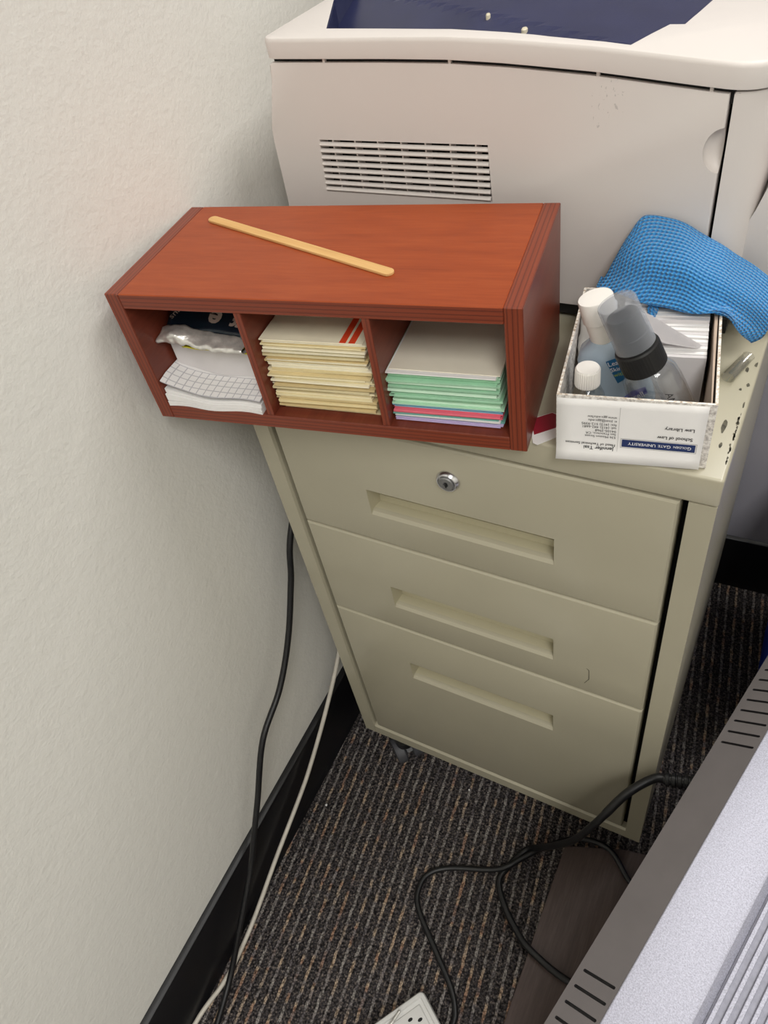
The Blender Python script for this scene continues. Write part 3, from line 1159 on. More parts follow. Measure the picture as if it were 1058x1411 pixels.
# curled papers in the left cubby; each sheaf keeps its own lower and upper face
Mo = Matrix.Translation(OO - ou * US) @ Matrix.Rotation(OA, 4, 'Z')


def sheaf(u0, u1, v0, v1, lo, hi, nu=14, nv=8, skew=0.0):
    bm = bmesh.new()
    uvl = bm.loops.layers.uv.verify()
    V = {}
    for k, fn in ((0, lo), (1, hi)):
        for j in range(nv + 1):
            for i in range(nu + 1):
                u, v_ = u0 + (u1 - u0) * i / nu, v0 + (v1 - v0) * j / nv
                V[k, j, i] = bm.verts.new((u + skew * (v_ - v0), v_ + 0.0012 * math.sin(i * 0.7) * (1 - j / nv), fn(u, v_)))
    fs = []
    for j in range(nv):
        for i in range(nu):
            for k in (0, 1):
                f = bm.faces.new((V[k, j, i], V[k, j, i + 1], V[k, j + 1, i + 1], V[k, j + 1, i]))
                for lp_ in f.loops:
                    lp_[uvl].uv = (lp_.vert.co.x, lp_.vert.co.y)
    for i in range(nu):
        for j in (0, nv):
            bm.faces.new((V[0, j, i], V[0, j, i + 1], V[1, j, i + 1], V[1, j, i]))
    for j in range(nv):
        for i in (0, nu):
            bm.faces.new((V[0, j, i], V[0, j + 1, i], V[1, j + 1, i], V[1, j, i]))
    return bm


def curlf(base, A, back=0.3):
    """height of a leaf whose left edge curls up, most of all at the front"""
    return lambda u, v_: base + A * math.exp(-(u - 0.0145) / 0.017) * (1.0 - (1.0 - back) * max(0.0, min(1.0, v_ / 0.11)))


lev = [(0.01165, 0.0004), (0.01450, 0.0028), (0.01740, 0.0066), (0.01960, 0.0086)]
names_ = [('bottom sheaf of white paper in the left cubby', 0.0005), ('second sheaf of white paper from the bottom of the left cubby', 0.0010), ('white sheaf with curled corner just under the graph paper', 0.0028)]
for i, (lb, v0) in enumerate(names_):
    (b0, a0), (b1, a1) = lev[i], lev[i + 1]
    o = obj('paper_sheaf', sheaf(0.0148, 0.0978, v0, 0.118, curlf(b0, a0), curlf(b1 - 0.0003, a1 - 0.0004)), M_paper, smooth=0.6)
    o.matrix_world = Mo
    tag(o, lb, 'paper', 'paper sheaves in the left cubby')
glo = lambda u, v_: curlf(0.0200, 0.0092)(u, v_) + (0.0036 + 0.0040 * math.exp(-(u - 0.0145) / 0.017)) * min(1.0, 0.75 + v_ / 0.05)
o = obj('graph_paper', sheaf(0.0150, 0.0985, 0.0015, 0.118, glo, lambda u, v_: glo(u, v_) + 0.0010, nv=12), M_grid, smooth=0.6)
o.matrix_world = Mo
tag(o, 'curled sheet of graph paper in the left cubby', 'paper')
plo = lambda u, v_: glo(u, v_) + 0.0013
o = obj('note_pad', sheaf(0.0172, 0.0987, 0.0270, 0.118, plo, lambda u, v_: max(0.0505 + 0.0042 * math.exp(-(u - 0.0145) / 0.02), plo(u, v_) + 0.004)), M_paper_d, smooth=0.6)
o.matrix_world = Mo
tag(o, 'thick blank white note pad under the snack wrapper', 'note pad')

# snack wrapper on top of the papers
wr = tag(empty('snack_wrapper', matrix=Mo), 'crumpled dark teal snack wrapper with silver torn edge on the papers', 'wrapper')


def wsheet(ctrl, amp, seed, freq=90, k=5, thick=-0.0005):
    cols_ = [spline(c_, k) for c_ in zip(*ctrl)]
    rows_ = [spline([c_[i] for c_ in cols_], k) for i in range(len(cols_[0]))]
    for r_ in rows_:
        for p in r_:
            n3 = noise.noise_vector(p * freq + Vector((seed, 0, 0)))
            p += Vector((0.2 * n3.x, n3.y, n3.z)) * amp
    bm = bmesh.new()
    grid_sheet(bm, rows_, thick)
    return bm


us = (0.0190, 0.036, 0.056, 0.076, 0.0965)
film = [[(u, 0.0245 + 0.004 * (u > 0.05), 0.0650 - 0.085 * (u - 0.02)) for u in us], [(u, 0.045, 0.0745 - 0.075 * (u - 0.02)) for u in us], [(u, 0.075, 0.0870 - 0.05 * (u - 0.02)) for u in us], [(u, 0.112, 0.0930) for u in us],
        [(u, 0.117, 0.066) for u in us]]
obj('film', wsheet(film, 0.0007, 1.3, 40, 4), M_wrap, wr, smooth=True)
uf = (0.0160, 0.0230, 0.0340, 0.0480, 0.0620, 0.0760, 0.0880)
top_w = (0.0645, 0.0668, 0.0676, 0.0632, 0.0612, 0.0598, 0.0584)
bot_w = (0.0612, 0.0602, 0.0600, 0.0580, 0.0556, 0.0546, 0.0548)
foil = [[(u, 0.0285, t + 0.0010) for u, t in zip(uf, top_w)], [(u, 0.0235 - 0.006 * (0.02 < u < 0.04), t) for u, t in zip(uf, top_w)], [(u - 0.001, 0.0165, 0.5 * (t + b)) for u, t, b in zip(uf, top_w, bot_w)],
        [(u, 0.0170, b) for u, b in zip(uf, bot_w)], [(u, 0.0225, b - 0.0008) for u, b in zip(uf, bot_w)]]
obj('torn_edge', wsheet(foil, 0.0016, 4.1, 150, 6), M_foil, wr, smooth=True, label='torn silver foil edge')
yb = [[(u, 0.0180, 0.0560 - 0.040 * (u - 0.035)) for u in (0.034, 0.055, 0.075, 0.0968)], [(u, 0.0200, 0.0545 - 0.040 * (u - 0.035)) for u in (0.034, 0.055, 0.075, 0.0968)], [(u, 0.0300, 0.0550 - 0.040 * (u - 0.035)) for u in (0.034, 0.055, 0.075, 0.0968)]]
obj('yellow_band', wsheet(yb, 0.0006, 2.2, 90, 5), M_yellow, wr, smooth=True, label='yellow underside band')


def film_w(u, v_):
    return 0.0650 - 0.080 * (u - 0.02) + (v_ - 0.0245) * 0.44 + 0.0018


def wrap_mtx(u, v_, rot):
    return Matrix.Translation((u, v_, film_w(u, v_))) @ Matrix.Rotation(0.075, 4, 'Y') @ Matrix.Rotation(math.atan(0.44), 4, 'X') @ Matrix.Rotation(rot, 4, 'Z')


text('e', M_beige_ink, wr, wrap_mtx(0.0640, 0.0430, PI - 0.15), size=0.023, bold=0.03)
text('ff', M_beige_ink, wr, wrap_mtx(0.0840, 0.0450, PI - 0.1), size=0.020, bold=0.02)
text('snack', M_beige_ink, wr, wrap_mtx(0.0230, 0.0330, 1.05), width=0.018)

# ------------------------------------------------------------------ card box with bottles
BA = 0.17
BO = Vector((0.2775, -0.0085, CT + 0.0007))
bu = Vector((math.cos(BA), math.sin(BA), 0))
bv = Vector((-math.sin(BA), math.cos(BA), 0))
Mb = Matrix.Translation(BO) @ Matrix.Rotation(BA, 4, 'Z')
BWd, BDp, BHt, BT = 0.0925, 0.124, 0.0503, 0.0016


def bw(a, b, c_):
    return BO + bu * a + bv * b + Vector((0, 0, c_))


cbx = tag(empty('card_box', BO, BA), 'small open white cardboard box with a business card glued to its front', 'box')


def board(name, dims, parent=cbx):
    bm = bmesh.new()
    box(bm, *dims)
    for f in bm.faces:
        f.normal_update()
        f.material_index = 1 if f.normal.z > 0.5 else 0
    return obj(name, bm, [M_marble, M_edge], parent)


board('front_wall', (0, BWd, 0, BT, 0, BHt))
board('side_wall', (0, BT, BT, BDp - BT, 0, BHt))
board('side_wall', (BWd - BT, BWd, BT, BDp - BT, 0, BHt))
board('back_wall', (0, BWd, BDp - BT, BDp, 0, BHt))
bxo('bottom', (BT, BWd - BT, BT, BDp - BT, 0, BT), M_tan, cbx)
# lining strip standing a little off the right wall
bm = bmesh.new()
prism(bm, [(BWd - BT - 0.0022, BT + 0.001), (BWd - BT - 0.0014, BT + 0.001), (BWd - BT - 0.0008, BDp - BT - 0.02), (BWd - BT - 0.0028, BDp - BT - 0.02)], BT, BHt - 0.001, 'xy')
obj('lining', bm, M_tan, cbx, label='tan inner lining of the box side')
# the glued business card, its lower edge lifting off
rows = []
for j in range(9):
    t = j / 8
    c_ = 0.0003 + 0.0480 * t
    lift = 0.0004 + 0.0040 * max(0, (0.30 - t) / 0.30) ** 2
    rows.append([(0.0004 + 0.0880 * i / 8, -lift * (1.0 - 0.35 * (i / 8)), c_ + 0.0006 * (i / 8)) for i in range(9)])
bm = bmesh.new()
grid_sheet(bm, rows, 0.0002)
lab = obj('business_card', bm, M_paper, cbx, smooth=True, label='white business card glued upside down on the box front')


def card_y(c_, a):
    t = (c_ - 0.0003) / 0.048
    return -(0.0004 + 0.0040 * max(0, (0.30 - t) / 0.30) ** 2) * (1.0 - 0.35 * (a / 0.088))


def card_text(body, m_, a, c_, width, bold=0.0):
    """upside-down print; starts at a (its right end in the photograph) and runs towards smaller a"""
    t = max(0.0, (c_ - 0.0003) / 0.048)
    dy = 0.0040 * 2 * max(0, (0.30 - t) / 0.30) / 0.30 / 0.048 * (1.0 - 0.35 * (a / 0.088))     # d(-y)/dc
    up_ = Vector((0, -dy, -1)).normalized()                 # text up = downwards, following the lift (moving down = outwards)
    lift_a = (card_y(c_, a - width) - card_y(c_, a)) / width
    rt = Vector((-1, lift_a, 0)).normalized()
    nz = rt.cross(up_)
    mt = Matrix((rt.to_4d() * 1, up_.to_4d() * 1, nz.to_4d() * 1, Vector((0, 0, 0, 1)))).transposed()
    for i in range(3):
        mt[3][i] = 0
    mt[0][3], mt[1][3], mt[2][3] = a, card_y(c_, a) - 0.00045, c_
    mt[3][3] = 1
    return text(body, m_, lab, mt, width=width, bold=bold)


card_text('Jennifer Tsai', M_ink, 0.0368, 0.0112, 0.0190, 0.015)
card_text('Head of Technical Services', M_ink, 0.0372, 0.0140, 0.0310, 0.008)
for body, c_, wd in (('536 Mission Street', 0.0205, 0.0190), ('San Francisco, CA', 0.0230, 0.0185), ('94105-2968', 0.0256, 0.0128), ('tel: (415) 442-6681', 0.0282, 0.0205), ('fax: (415) 512-9395', 0.0307, 0.0212),
                     ('e: jtsai@ggu.edu', 0.0335, 0.0172), ('www.ggu.edu/law', 0.0364, 0.0178)):
    card_text(body, M_ink, 0.0372, c_, wd)
card_text('School of Law', M_ink, 0.0822, 0.0240, 0.0205, 0.012)
card_text('Law Library', M_ink, 0.0824, 0.0312, 0.0170, 0.008)
bm = bmesh.new()
y_ = -0.0012
prism(bm, [(0.0412, 0.0126), (0.0845, 0.0126), (0.0845, 0.0186), (0.0412, 0.0186)], -0.00010, 0.0, 'xz')
for v_ in bm.verts:
    v_.co.y += card_y(v_.co.z, v_.co.x) - 0.0003
obj('banner', bm, M_navy_ink, lab, label='navy name banner')
bm = bmesh.new()
for (xa, xb, za, zb) in ((0.0404, 0.0853, 0.0118, 0.0120), (0.0404, 0.0853, 0.0192, 0.0194), (0.0404, 0.0406, 0.0118, 0.0194), (0.0851, 0.0853, 0.0118, 0.0194), (0.0386, 0.03875, 0.0085, 0.0440)):
    k0 = len(bm.verts)
    prism(bm, [(xa, za), (xb, za), (xb, zb), (xa, zb)], -0.00004, 0.0, 'xz')
    bm.verts.ensure_lookup_table()
for v_ in bm.verts:
    v_.co.y += card_y(v_.co.z, v_.co.x) - 0.0003
obj('ruled_lines', bm, M_grey_ink, lab)
for tx, a, wd in (('G', 0.0822, 0.0022), ('OLDEN', 0.0797, 0.0078), ('G', 0.0703, 0.0022), ('ATE', 0.0678, 0.0049), ('U', 0.0614, 0.0020), ('NIVERSITY', 0.0591, 0.0142)):
    card_text(tx, M_white_ink, a, 0.0170, wd, 0.01)
for o in [q for q in lab.children if q.name.startswith('lettering')][-6:]:
    o.location.y -= 0.0002

# envelopes standing in the box
rnd = random.Random(21)
ENV_N = 16
for i in range(ENV_N):
    b0 = 0.0590 + i * 0.0038
    th = 0.0034 + rnd.uniform(-0.0004, 0.0003)
    h_ = 0.0385 + rnd.uniform(-0.0012, 0.0012) + 0.0006 * i
    a0 = 0.0300
    bm = bmesh.new()
    nx = 4
    rows = []
    for j in range(3):
        rows.append([(a0 + (0.0855 - a0) * k / nx, b0 + 0.002 * (j / 2) + 0.0003 * math.sin(k * 2 + i), BT + 0.0006 + h_ * j / 2 + 0.0004 * math.sin(k * 1.3 + i)) for k in range(nx + 1)])
    grid_sheet(bm, rows, th * 0.98)
    o = obj('envelope', bm, M_paper if i % 3 else M_paper_d)
    o.matrix_world = Mb
    lbs = 'white envelope standing in the card box, %s from the front' % ('foremost' if i == 0 else ORD[i])
    if i == 0:
        lbs = 'foremost white envelope standing in the card box, grey flap open'
        bm = bmesh.new()
        z = BT + h_ + 0.0012
        A = [(0.0445, b0 + 0.034, z + 0.0095), (0.0445, b0 + 0.006, z + 0.0100), (0.060, b0 + 0.0035, z + 0.0060), (0.0795, b0 + 0.0050, z + 0.0022), (0.0820, b0 + 0.0085, z + 0.0024), (0.062, b0 + 0.022, z + 0.0062)]
        fl_ = bm.faces.new([bm.verts.new(p) for p in A])
        bmesh.ops.solidify(bm, geom=[fl_], thickness=0.0003)
        fo = obj('flap', bm, M_paper_d, o, label='open pointed envelope flap')
    tag(o, lbs, 'envelope', 'envelopes in the card box')

# rolled tissue in the left rear corner of the box
bm = bmesh.new()
prof = [(0.0, 0.0), (0.0085, 0.001), (0.0115, 0.005), (0.0120, 0.016), (0.0118, 0.030), (0.0112, 0.042), (0.0090, 0.0475), (0.0040, 0.049), (0.0, 0.0485)]
pr2 = [(q.x, q.y) for q in spline([(a, b, 0) for a, b in prof], 4)]
lathe(bm, [(max(a, 0.0) if a > 1e-4 else 0.0, b) for a, b in pr2], 28)
for v_ in bm.verts:
    k = 0.0016 * noise.noise(v_.co * 130) + 0.0008 * noise.noise(v_.co * 330)
    v_.co += Vector((v_.co.x, v_.co.y, 0)).normalized() * k if (v_.co.x or v_.co.y) else Vector()
ts = obj('rolled_tissue', bm, M_paper, smooth=True)
a0, a1 = Vector(bw(0.0142, 0.0700, 0.0200)), Vector(bw(0.0148, 0.1000, 0.0520))
ts.matrix_world = Matrix.Translation(a0) @ (a1 - a0).to_track_quat('Z', 'Y').to_matrix().to_4x4()
tag(ts, 'rolled white tissue in the left side of the card box', 'tissue')


def axis_mtx(p_bot, p_top, facing):
    z = (p_top - p_bot).normalized()
    y = (facing - z * facing.dot(z)).normalized()         # local +y points away from the viewer side
    x = y.cross(z)
    m_ = Matrix((x.to_4d(), y.to_4d(), z.to_4d(), (0, 0, 0, 1))).transposed()
    m_[3][0] = m_[3][1] = m_[3][2] = 0
    m_[3][3] = 1
    m_[0][3], m_[1][3], m_[2][3] = p_bot
    return m_


# small vial with straw-coloured liquid
vial = tag(empty('small_bottle', bw(0.0160, 0.0205, BT), BA), 'small clear bottle with white ribbed cap in the box corner', 'bottle')
bm = bmesh.new()
lathe(bm, [(0.0, 0.0), (0.0105, 0.0), (0.0118, 0.0015), (0.0118, 0.028), (0.0112, 0.034), (0.0088, 0.039), (0.0060, 0.0415), (0.0056, 0.046), (0.0, 0.046)], 32)
obj('body', bm, M_clear, vial, smooth=0.7)
bm = bmesh.new()
lathe(bm, [(0.0, 0.0008), (0.0100, 0.0008), (0.0111, 0.002), (0.0111, 0.024), (0.0, 0.024)], 28)
obj('liquid', bm, M_yliq, vial, smooth=0.7, label='straw-yellow liquid')
bm = bmesh.new()
nn = 72
prof = [(0.0074, 0.0425), (0.0078, 0.0432), (0.0076, 0.0540), (0.0070, 0.0553), (0.0, 0.0555)]
for i_, (r_, z) in enumerate(prof[:-1]):
    pass
lathe(bm, prof, nn)
bm.verts.ensure_lookup_table()
for v_ in bm.verts:
    r_ = math.hypot(v_.co.x, v_.co.y)
    if 0.0435 > v_.co.z > 0.0420 or 0.0545 > v_.co.z > 0.0530:
        k = 1.0 + 0.035 * (1 if int(round(math.atan2(v_.co.y, v_.co.x) / (2 * PI / nn))) % 2 else -1)
        v_.co.x *= k
        v_.co.y *= k
bm2 = bm
bmesh.ops.create_circle(bm2, cap_ends=True, segments=24, radius=0.0072, matrix=Matrix.Translation((0, 0, 0.0424)))
obj('cap', bm2, M_capw, vial, smooth=0.25, label='white ribbed cap')

# hand sanitizer bottle, leaning to the left
p_top = bw(0.0158, 0.0450, 0.0912)
p_bot = bw(0.0383, 0.0450, 0.0080)
Ls = (p_top - p_bot).length
san = tag(empty('sanitizer_bottle', matrix=axis_mtx(p_bot, p_top, bv)), 'flat pale blue hand sanitizer bottle with white flip cap', 'bottle')


def oval_loft(bm, prof, n_=40, pw=2.6):
    """prof: (half width, half depth, z) superellipse sections"""
    rings = []
    for a, b, z in prof:
        if a < 1e-6:
            rings.append([bm.verts.new((0, 0, z))])
            continue
        r_ = []
        for i in range(n_):
            t = 2 * PI * i / n_
            c_, s_ = math.cos(t), math.sin(t)
            r_.append(bm.verts.new((a * math.copysign(abs(c_) ** (2 / pw), c_), b * math.copysign(abs(s_) ** (2 / pw), s_), z)))
        rings.append(r_)
    for a, b in zip(rings, rings[1:]):
        for i in range(n_):
            j = (i + 1) % n_
            if len(a) == 1:
                bm.faces.new((a[0], b[j], b[i]))
            elif len(b) == 1:
                bm.faces.new((a[i], a[j], b[0]))
            else:
                bm.faces.new((a[i], a[j], b[j], b[i]))


zb = Ls - 0.0300
bm = bmesh.new()
SX, SY = 0.0215, 0.0115
oval_loft(bm, [(0, 0, 0.0), (SX * .85, SY * .8, 0.0), (SX * .97, SY * .95, 0.0025), (SX, SY, 0.006), (SX, SY, zb - 0.020), (SX * .96, SY * .98, zb - 0.011), (SX * .80, SY * .93, zb - 0.004), (0.0105, 0.0092, zb), (0.0088, 0.0085, zb + 0.002), (0, 0, zb + 0.002)])
obj('body', bm, M_gel, san, smooth=0.8, label='pale blue gel-filled body')
bm = bmesh.new()
lathe(bm, [(0.0, zb + 0.0008), (0.0088, zb + 0.0008), (0.0093, zb + 0.002), (0.0098, zb + 0.012), (0.0100, zb + 0.0145), (0.0108, zb + 0.0152), (0.0108, zb + 0.0290), (0.0103, zb + 0.0300), (0.0, zb + 0.0303)], 36)
obj('cap', bm, M_capw, san, smooth=0.5, label='white flip cap')


def lab_mtx(x, z, rot, y):
    """print on the viewer-side face (-y) of a bottle: text x -> local x, text up -> local z"""
    return Matrix.Translation((x, y, z)) @ Matrix.Rotation(PI / 2, 4, 'X') @ Matrix.Rotation(rot, 4, 'Z')


# labels
bm = bmesh.new()
yl = -SY - 0.0002
for (pts_, nm, m_) in (([(-0.0008, zb - 0.0100), (0.0180, zb - 0.0060), (0.0180, zb - 0.0270), (0.0095, zb - 0.0245), (0.0030, zb - 0.0280)], 'blue_label', M_label_blue),
                       ([(0.0030, 0.0085), (0.0045, 0.0165), (0.0100, 0.0205), (0.0190, 0.0225), (0.0196, 0.0175), (0.0120, 0.0135)], 'violet_label', M_label_violet)):
    bm = bmesh.new()
    prism(bm, pts_, yl - 0.0001, yl, 'xz')
    obj(nm, bm, m_, san)
text('Leaves', M_white_ink, san, lab_mtx(0.0005, zb - 0.0140, 0.12, yl - 0.0002), width=0.0125)
text('Skin Soft', M_white_ink, san, lab_mtx(0.0010, zb - 0.0185, 0.12, yl - 0.0002), width=0.0150)
text('with', M_lime, san, lab_mtx(0.0020, zb - 0.0225, 0.12, yl - 0.0002), width=0.0070)
text('Purell', M_white_ink, san, lab_mtx(0.0055, 0.0125, 0.25, yl - 0.0003), width=0.0125, bold=0.012)

# clear spray bottle with smoky cap, leaning over it
p_top = bw(0.0302, 0.0180, 0.1050)
p_bot = bw(0.0735, 0.0180, 0.0098)
Ls = (p_top - p_bot).length
spr = tag(empty('spray_bottle', matrix=axis_mtx(p_bot, p_top, bv)), 'clear spray bottle with black collar and transparent overcap', 'bottle')
zc = Ls - 0.0480
bm = bmesh.new()
oval_loft(bm, [(0, 0, 0.0), (0.0152, 0.0126, 0.0), (0.0172, 0.0142, 0.002), (0.0176, 0.015, 0.006), (0.0176, 0.015, zc - 0.022), (0.0172, 0.0146, zc - 0.013), (0.0160, 0.0138, zc - 0.005), (0.0125, 0.0120, zc - 0.001), (0.0105, 0.0105, zc + 0.001), (0.0105, 0.0105, zc + 0.006), (0, 0, zc + 0.006)], pw=2.2)
# hollow: inner skin
oval_loft(bm, [(0, 0, 0.0016), (0.0140, 0.0114, 0.0016), (0.0160, 0.0134, 0.004), (0.0166, 0.0138, 0.007), (0.0166, 0.0138, zc - 0.022), (0.0158, 0.0134, zc - 0.013), (0.0148, 0.0126, zc - 0.006), (0.0112, 0.0108, zc - 0.002), (0.0092, 0.0092, zc + 0.001), (0, 0, zc + 0.001)], pw=2.2)
me_fix = bm
o = obj('body', bm, M_clear, spr, smooth=0.8, label='clear hollow body')
bm = bmesh.new()
nn = 90
lathe(bm, [(0.0, zc + 0.0005), (0.0128, zc + 0.0005), (0.0134, zc + 0.0012), (0.0134, zc + 0.0150), (0.0128, zc + 0.0162), (0.0115, zc + 0.0166), (0.0, zc + 0.0166)], nn)
for v_ in bm.verts:
    if zc + 0.001 < v_.co.z < zc + 0.0155:
        if int(round(math.atan2(v_.co.y, v_.co.x) / (2 * PI / nn))) % 2:
            v_.co.x *= 0.988
            v_.co.y *= 0.988
obj('collar', bm, M_collar, spr, smooth=0.3, label='black ribbed collar')
bm = bmesh.new()
lathe(bm, [(0.0, zc + 0.0165), (0.0106, zc + 0.0165), (0.0104, zc + 0.0250), (0.0100, zc + 0.0255), (0.0098, zc + 0.0370), (0.0090, zc + 0.0390), (0.0, zc + 0.0400)], 32)
obj('nozzle', bm, M_nozzle, spr, smooth=0.5, label='charcoal pump nozzle')
bm = bmesh.new()
lathe(bm, [(0.0117, zc + 0.0170), (0.0120, zc + 0.0172), (0.0113, zc + 0.0470), (0.0108, zc + 0.0480), (0.0, zc + 0.0482), (0.0, zc + 0.0474), (0.0104, zc + 0.0470), (0.0112, zc + 0.0176), (0.0117, zc + 0.0170)], 40)
obj('overcap', bm, M_frost, spr, smooth=0.6, label='transparent smoky overcap')
bm = bmesh.new()
tube(bm, [(0, 0, 0.004), (0.002, 0, 0.02), (0.001, 0, zc - 0.01), (0, 0, zc + 0.004)], 0.0013, 8)
obj('dip_tube', bm, M_frost, spr, smooth=True)
text('AMERICAN', M_ink, spr, lab_mtx(0.0085, zc - 0.012, -PI / 2, -0.0152), width=0.030)

# ------------------------------------------------------------------ blue cloth
U_ = [(0.2811, 0.134, 0.7415), (0.284, 0.136, 0.7481), (0.2889, 0.138, 0.7526), (0.3002, 0.139, 0.7519), (0.3137, 0.139, 0.7494), (0.3275, 0.139, 0.7429), (0.3434, 0.138, 0.7351), (0.3583, 0.138, 0.7267), (0.3736, 0.136, 0.7179)]
M1 = [(0.2739, 0.122, 0.7266), (0.2831, 0.118, 0.734), (0.2931, 0.116, 0.7372), (0.305, 0.114, 0.7374), (0.3191, 0.112, 0.7368), (0.3339, 0.111, 0.7327), (0.3514, 0.112, 0.7248), (0.3661, 0.115, 0.7154), (0.3807, 0.119, 0.7041)]
M2 = [(0.2703, 0.117, 0.7178), (0.2829, 0.111, 0.7215), (0.2953, 0.107, 0.7225), (0.3077, 0.104, 0.7214), (0.3218, 0.102, 0.7216), (0.336, 0.101, 0.7198), (0.355, 0.104, 0.7114), (0.3686, 0.11, 0.6986), (0.38, 0.116, 0.6869)]
L_ = [(0.2659, 0.112, 0.7104), (0.2822, 0.105, 0.7131), (0.2961, 0.1, 0.7112), (0.3094, 0.097, 0.7075), (0.324, 0.095, 0.7086), (0.3381, 0.094, 0.7085), (0.3535, 0.0965, 0.7112), (0.3635, 0.1035, 0.6965), (0.3733, 0.114, 0.6807)]
L_ = [(x, y, max(z, 0.7118) if x < 0.350 else z) for x, y, z in L_]
# behind the ridge it folds down along the printer's side; in front it tucks under
B1 = [(x, 0.1425, z - 0.014) for x, y, z in U_]
B2 = [(x, 0.1405, z - 0.034) for x, y, z in U_]
F1 = [(x, y + 0.004, z - 0.0008) for x, y, z in L_]
F2 = [(x, y + 0.011, z + 0.0005) for x, y, z in L_]
ctrl = [B2, B1, U_, M1, M2, L_, F1, F2]
cols_ = [spline(c_, 6) for c_ in zip(*ctrl)]
rows_ = [spline([cols_[j][i] for j in range(len(cols_))], 6) for i in range(len(cols_[0]))]
for i, r_ in enumerate(rows_):
    for j, p in enumerate(r_):
        k = 0.0012 * noise.noise(p * 60)
        p.z += k
bm = bmesh.new()
grid_sheet(bm, rows_, 0.0016)
cl = obj('cleaning_cloth', bm, M_cloth, smooth=True)
tag(cl, 'blue waffle microfibre cleaning cloth draped over the card box', 'cloth')
bm = bmesh.new()
tip = [[(0.3040, 0.106, 0.7120), (0.3085, 0.104, 0.7120), (0.3125, 0.101, 0.7105)], [(0.3050, 0.098, 0.7075), (0.3090, 0.096, 0.7070), (0.3120, 0.095, 0.7060)], [(0.3075, 0.093, 0.7035), (0.3100, 0.092, 0.7025), (0.3118, 0.0915, 0.7030)]]
grid_sheet(bm, tip, 0.0014)
obj('corner', bm, M_cloth, cl, smooth=True)

# red banded paper slip between organizer and box
bm = bmesh.new()
d1, d2 = Vector((0.715, 0.699, 0)), Vector((0.699, -0.715, 0))


def slip(pts_, z0, z1):
    bm = bmesh.new()
    prism(bm, pts_, z0, z1, 'xy')
    return bm


sl = obj('paper_slip', slip([(0.2503, 0.0222), (0.2608, 0.0322), (0.2672, 0.0310), (0.2745, 0.0110), (0.2625, -0.0030), (0.2590, -0.0020), (0.2562, 0.0040), (0.2543, 0.0100)], CT + 0.0001, CT + 0.0005), M_paper)
tag(sl, 'white paper slip with crimson band between organizer and card box', 'paper slip')
bm = slip([(0.2505, 0.0215), (0.2610, 0.0316), (0.2672, 0.0300), (0.2715, 0.0200), (0.2570, 0.0058), (0.2545, 0.0110)], CT + 0.0005, CT + 0.00065)
obj('band', bm, M_crimson, sl, label='crimson band')

# clear plastic sleeve to the right of the box
p0, p1 = Vector((0.3640, 0.0960, CT + 0.0052)), Vector((0.3725, 0.1260, CT + 0.0042))
bm = bmesh.new()
lathe(bm, [(0.0046, 0.0), (0.0050, 0.0), (0.0042, 0.030), (0.0046, 0.0305), (0.0038, 0.031), (0.0036, 0.030), (0.0046, 0.0)], 24, sy=0.75)
slv = obj('clear_plastic_sleeve', bm, M_tape, smooth=0.8)
slv.matrix_world = Matrix.Translation(p0) @ (p1 - p0).to_track_quat('Z', 'Y').to_matrix().to_4x4()
tag(slv, 'small clear plastic tube lying beside the card box', 'tube')

# ------------------------------------------------------------------ cables by the wall


def wl(s_, z, off):
    """point at distance s_ along the left wall, height z, off the wall by off"""
    p = Vector((WX, 0, z)) + wall_dir * s_ + wall_nrm * off
    return tuple(p)


bm = bmesh.new()
tube(bm, [(-0.026, 0.30, 0.62), (-0.0235, 0.12, 0.54), (-0.0225, 0.0216, 0.4433), (-0.0215, -0.0085, 0.3856), (-0.0201, -0.0456, 0.324), (-0.0187, -0.0873, 0.2797), (-0.0169, -0.1386, 0.2513), (-0.0154, -0.1826, 0.1891),
          (-0.0145, -0.2115, 0.1498), (-0.0135, -0.2412, 0.1095), (-0.0117, -0.2943, 0.0564), (-0.0100, -0.338, 0.014), (0.0000, -0.3826, 0.0042), (0.020, -0.46, 0.0042), (0.05, -0.60, 0.0042)], 0.0036, 12)
tag(obj('power_cable', bm, M_cable, smooth=True), 'black cable hanging down the left wall to the carpet', 'cable')
bm = bmesh.new()
tube(bm, [(-0.030, 0.30, 0.50), (-0.031, 0.12, 0.33), (-0.0315, 0.060, 0.23), (-0.0315, 0.026, 0.1731), (-0.0300, -0.0347, 0.1201), (-0.0270, -0.095, 0.083), (-0.0255, -0.133, 0.0660), (-0.0238, -0.2026, 0.0392), (-0.0205, -0.2842, 0.0075), (-0.0175, -0.3441, 0.0038), (-0.0240, -0.3986, 0.0038), (-0.0170, -0.52, 0.0038), (0.00, -0.62, 0.0038)], 0.0028, 12)
tag(obj('network_cable', bm, M_wcable, smooth=True), 'thin off-white cable along the black baseboard', 'cable')

# ------------------------------------------------------------------ plank, floor cables, strip
bm = bmesh.new()
prism(bm, [(0.2990, -0.0260), (0.3668, 0.0000), (0.4000, 0.0060), (0.4700, 0.0060), (0.4700, -0.60), (0.2995, -0.60)], 0.0, 0.0045, 'xy', bev=0.0006, seg=1)
tag(obj('floor_plank', bm, M_plank), 'dark brown wood-grain board lying on the carpet', 'board')

mac_O = Vector((0.4232, 0.0, 0.0))
MAa = math.atan2(-0.235, 0.972)
mac = tag(empty('office_machine', (0.4232, 0.0, 0.0045), MAa), 'silver and dark grey office machine with slotted edge and ribbed top', 'machine')
ZE1, ZE2 = 0.3447 - 0.0045, 0.3682 - 0.0045
Y0, Y1 = -0.375, 0.150
bm = bmesh.new()
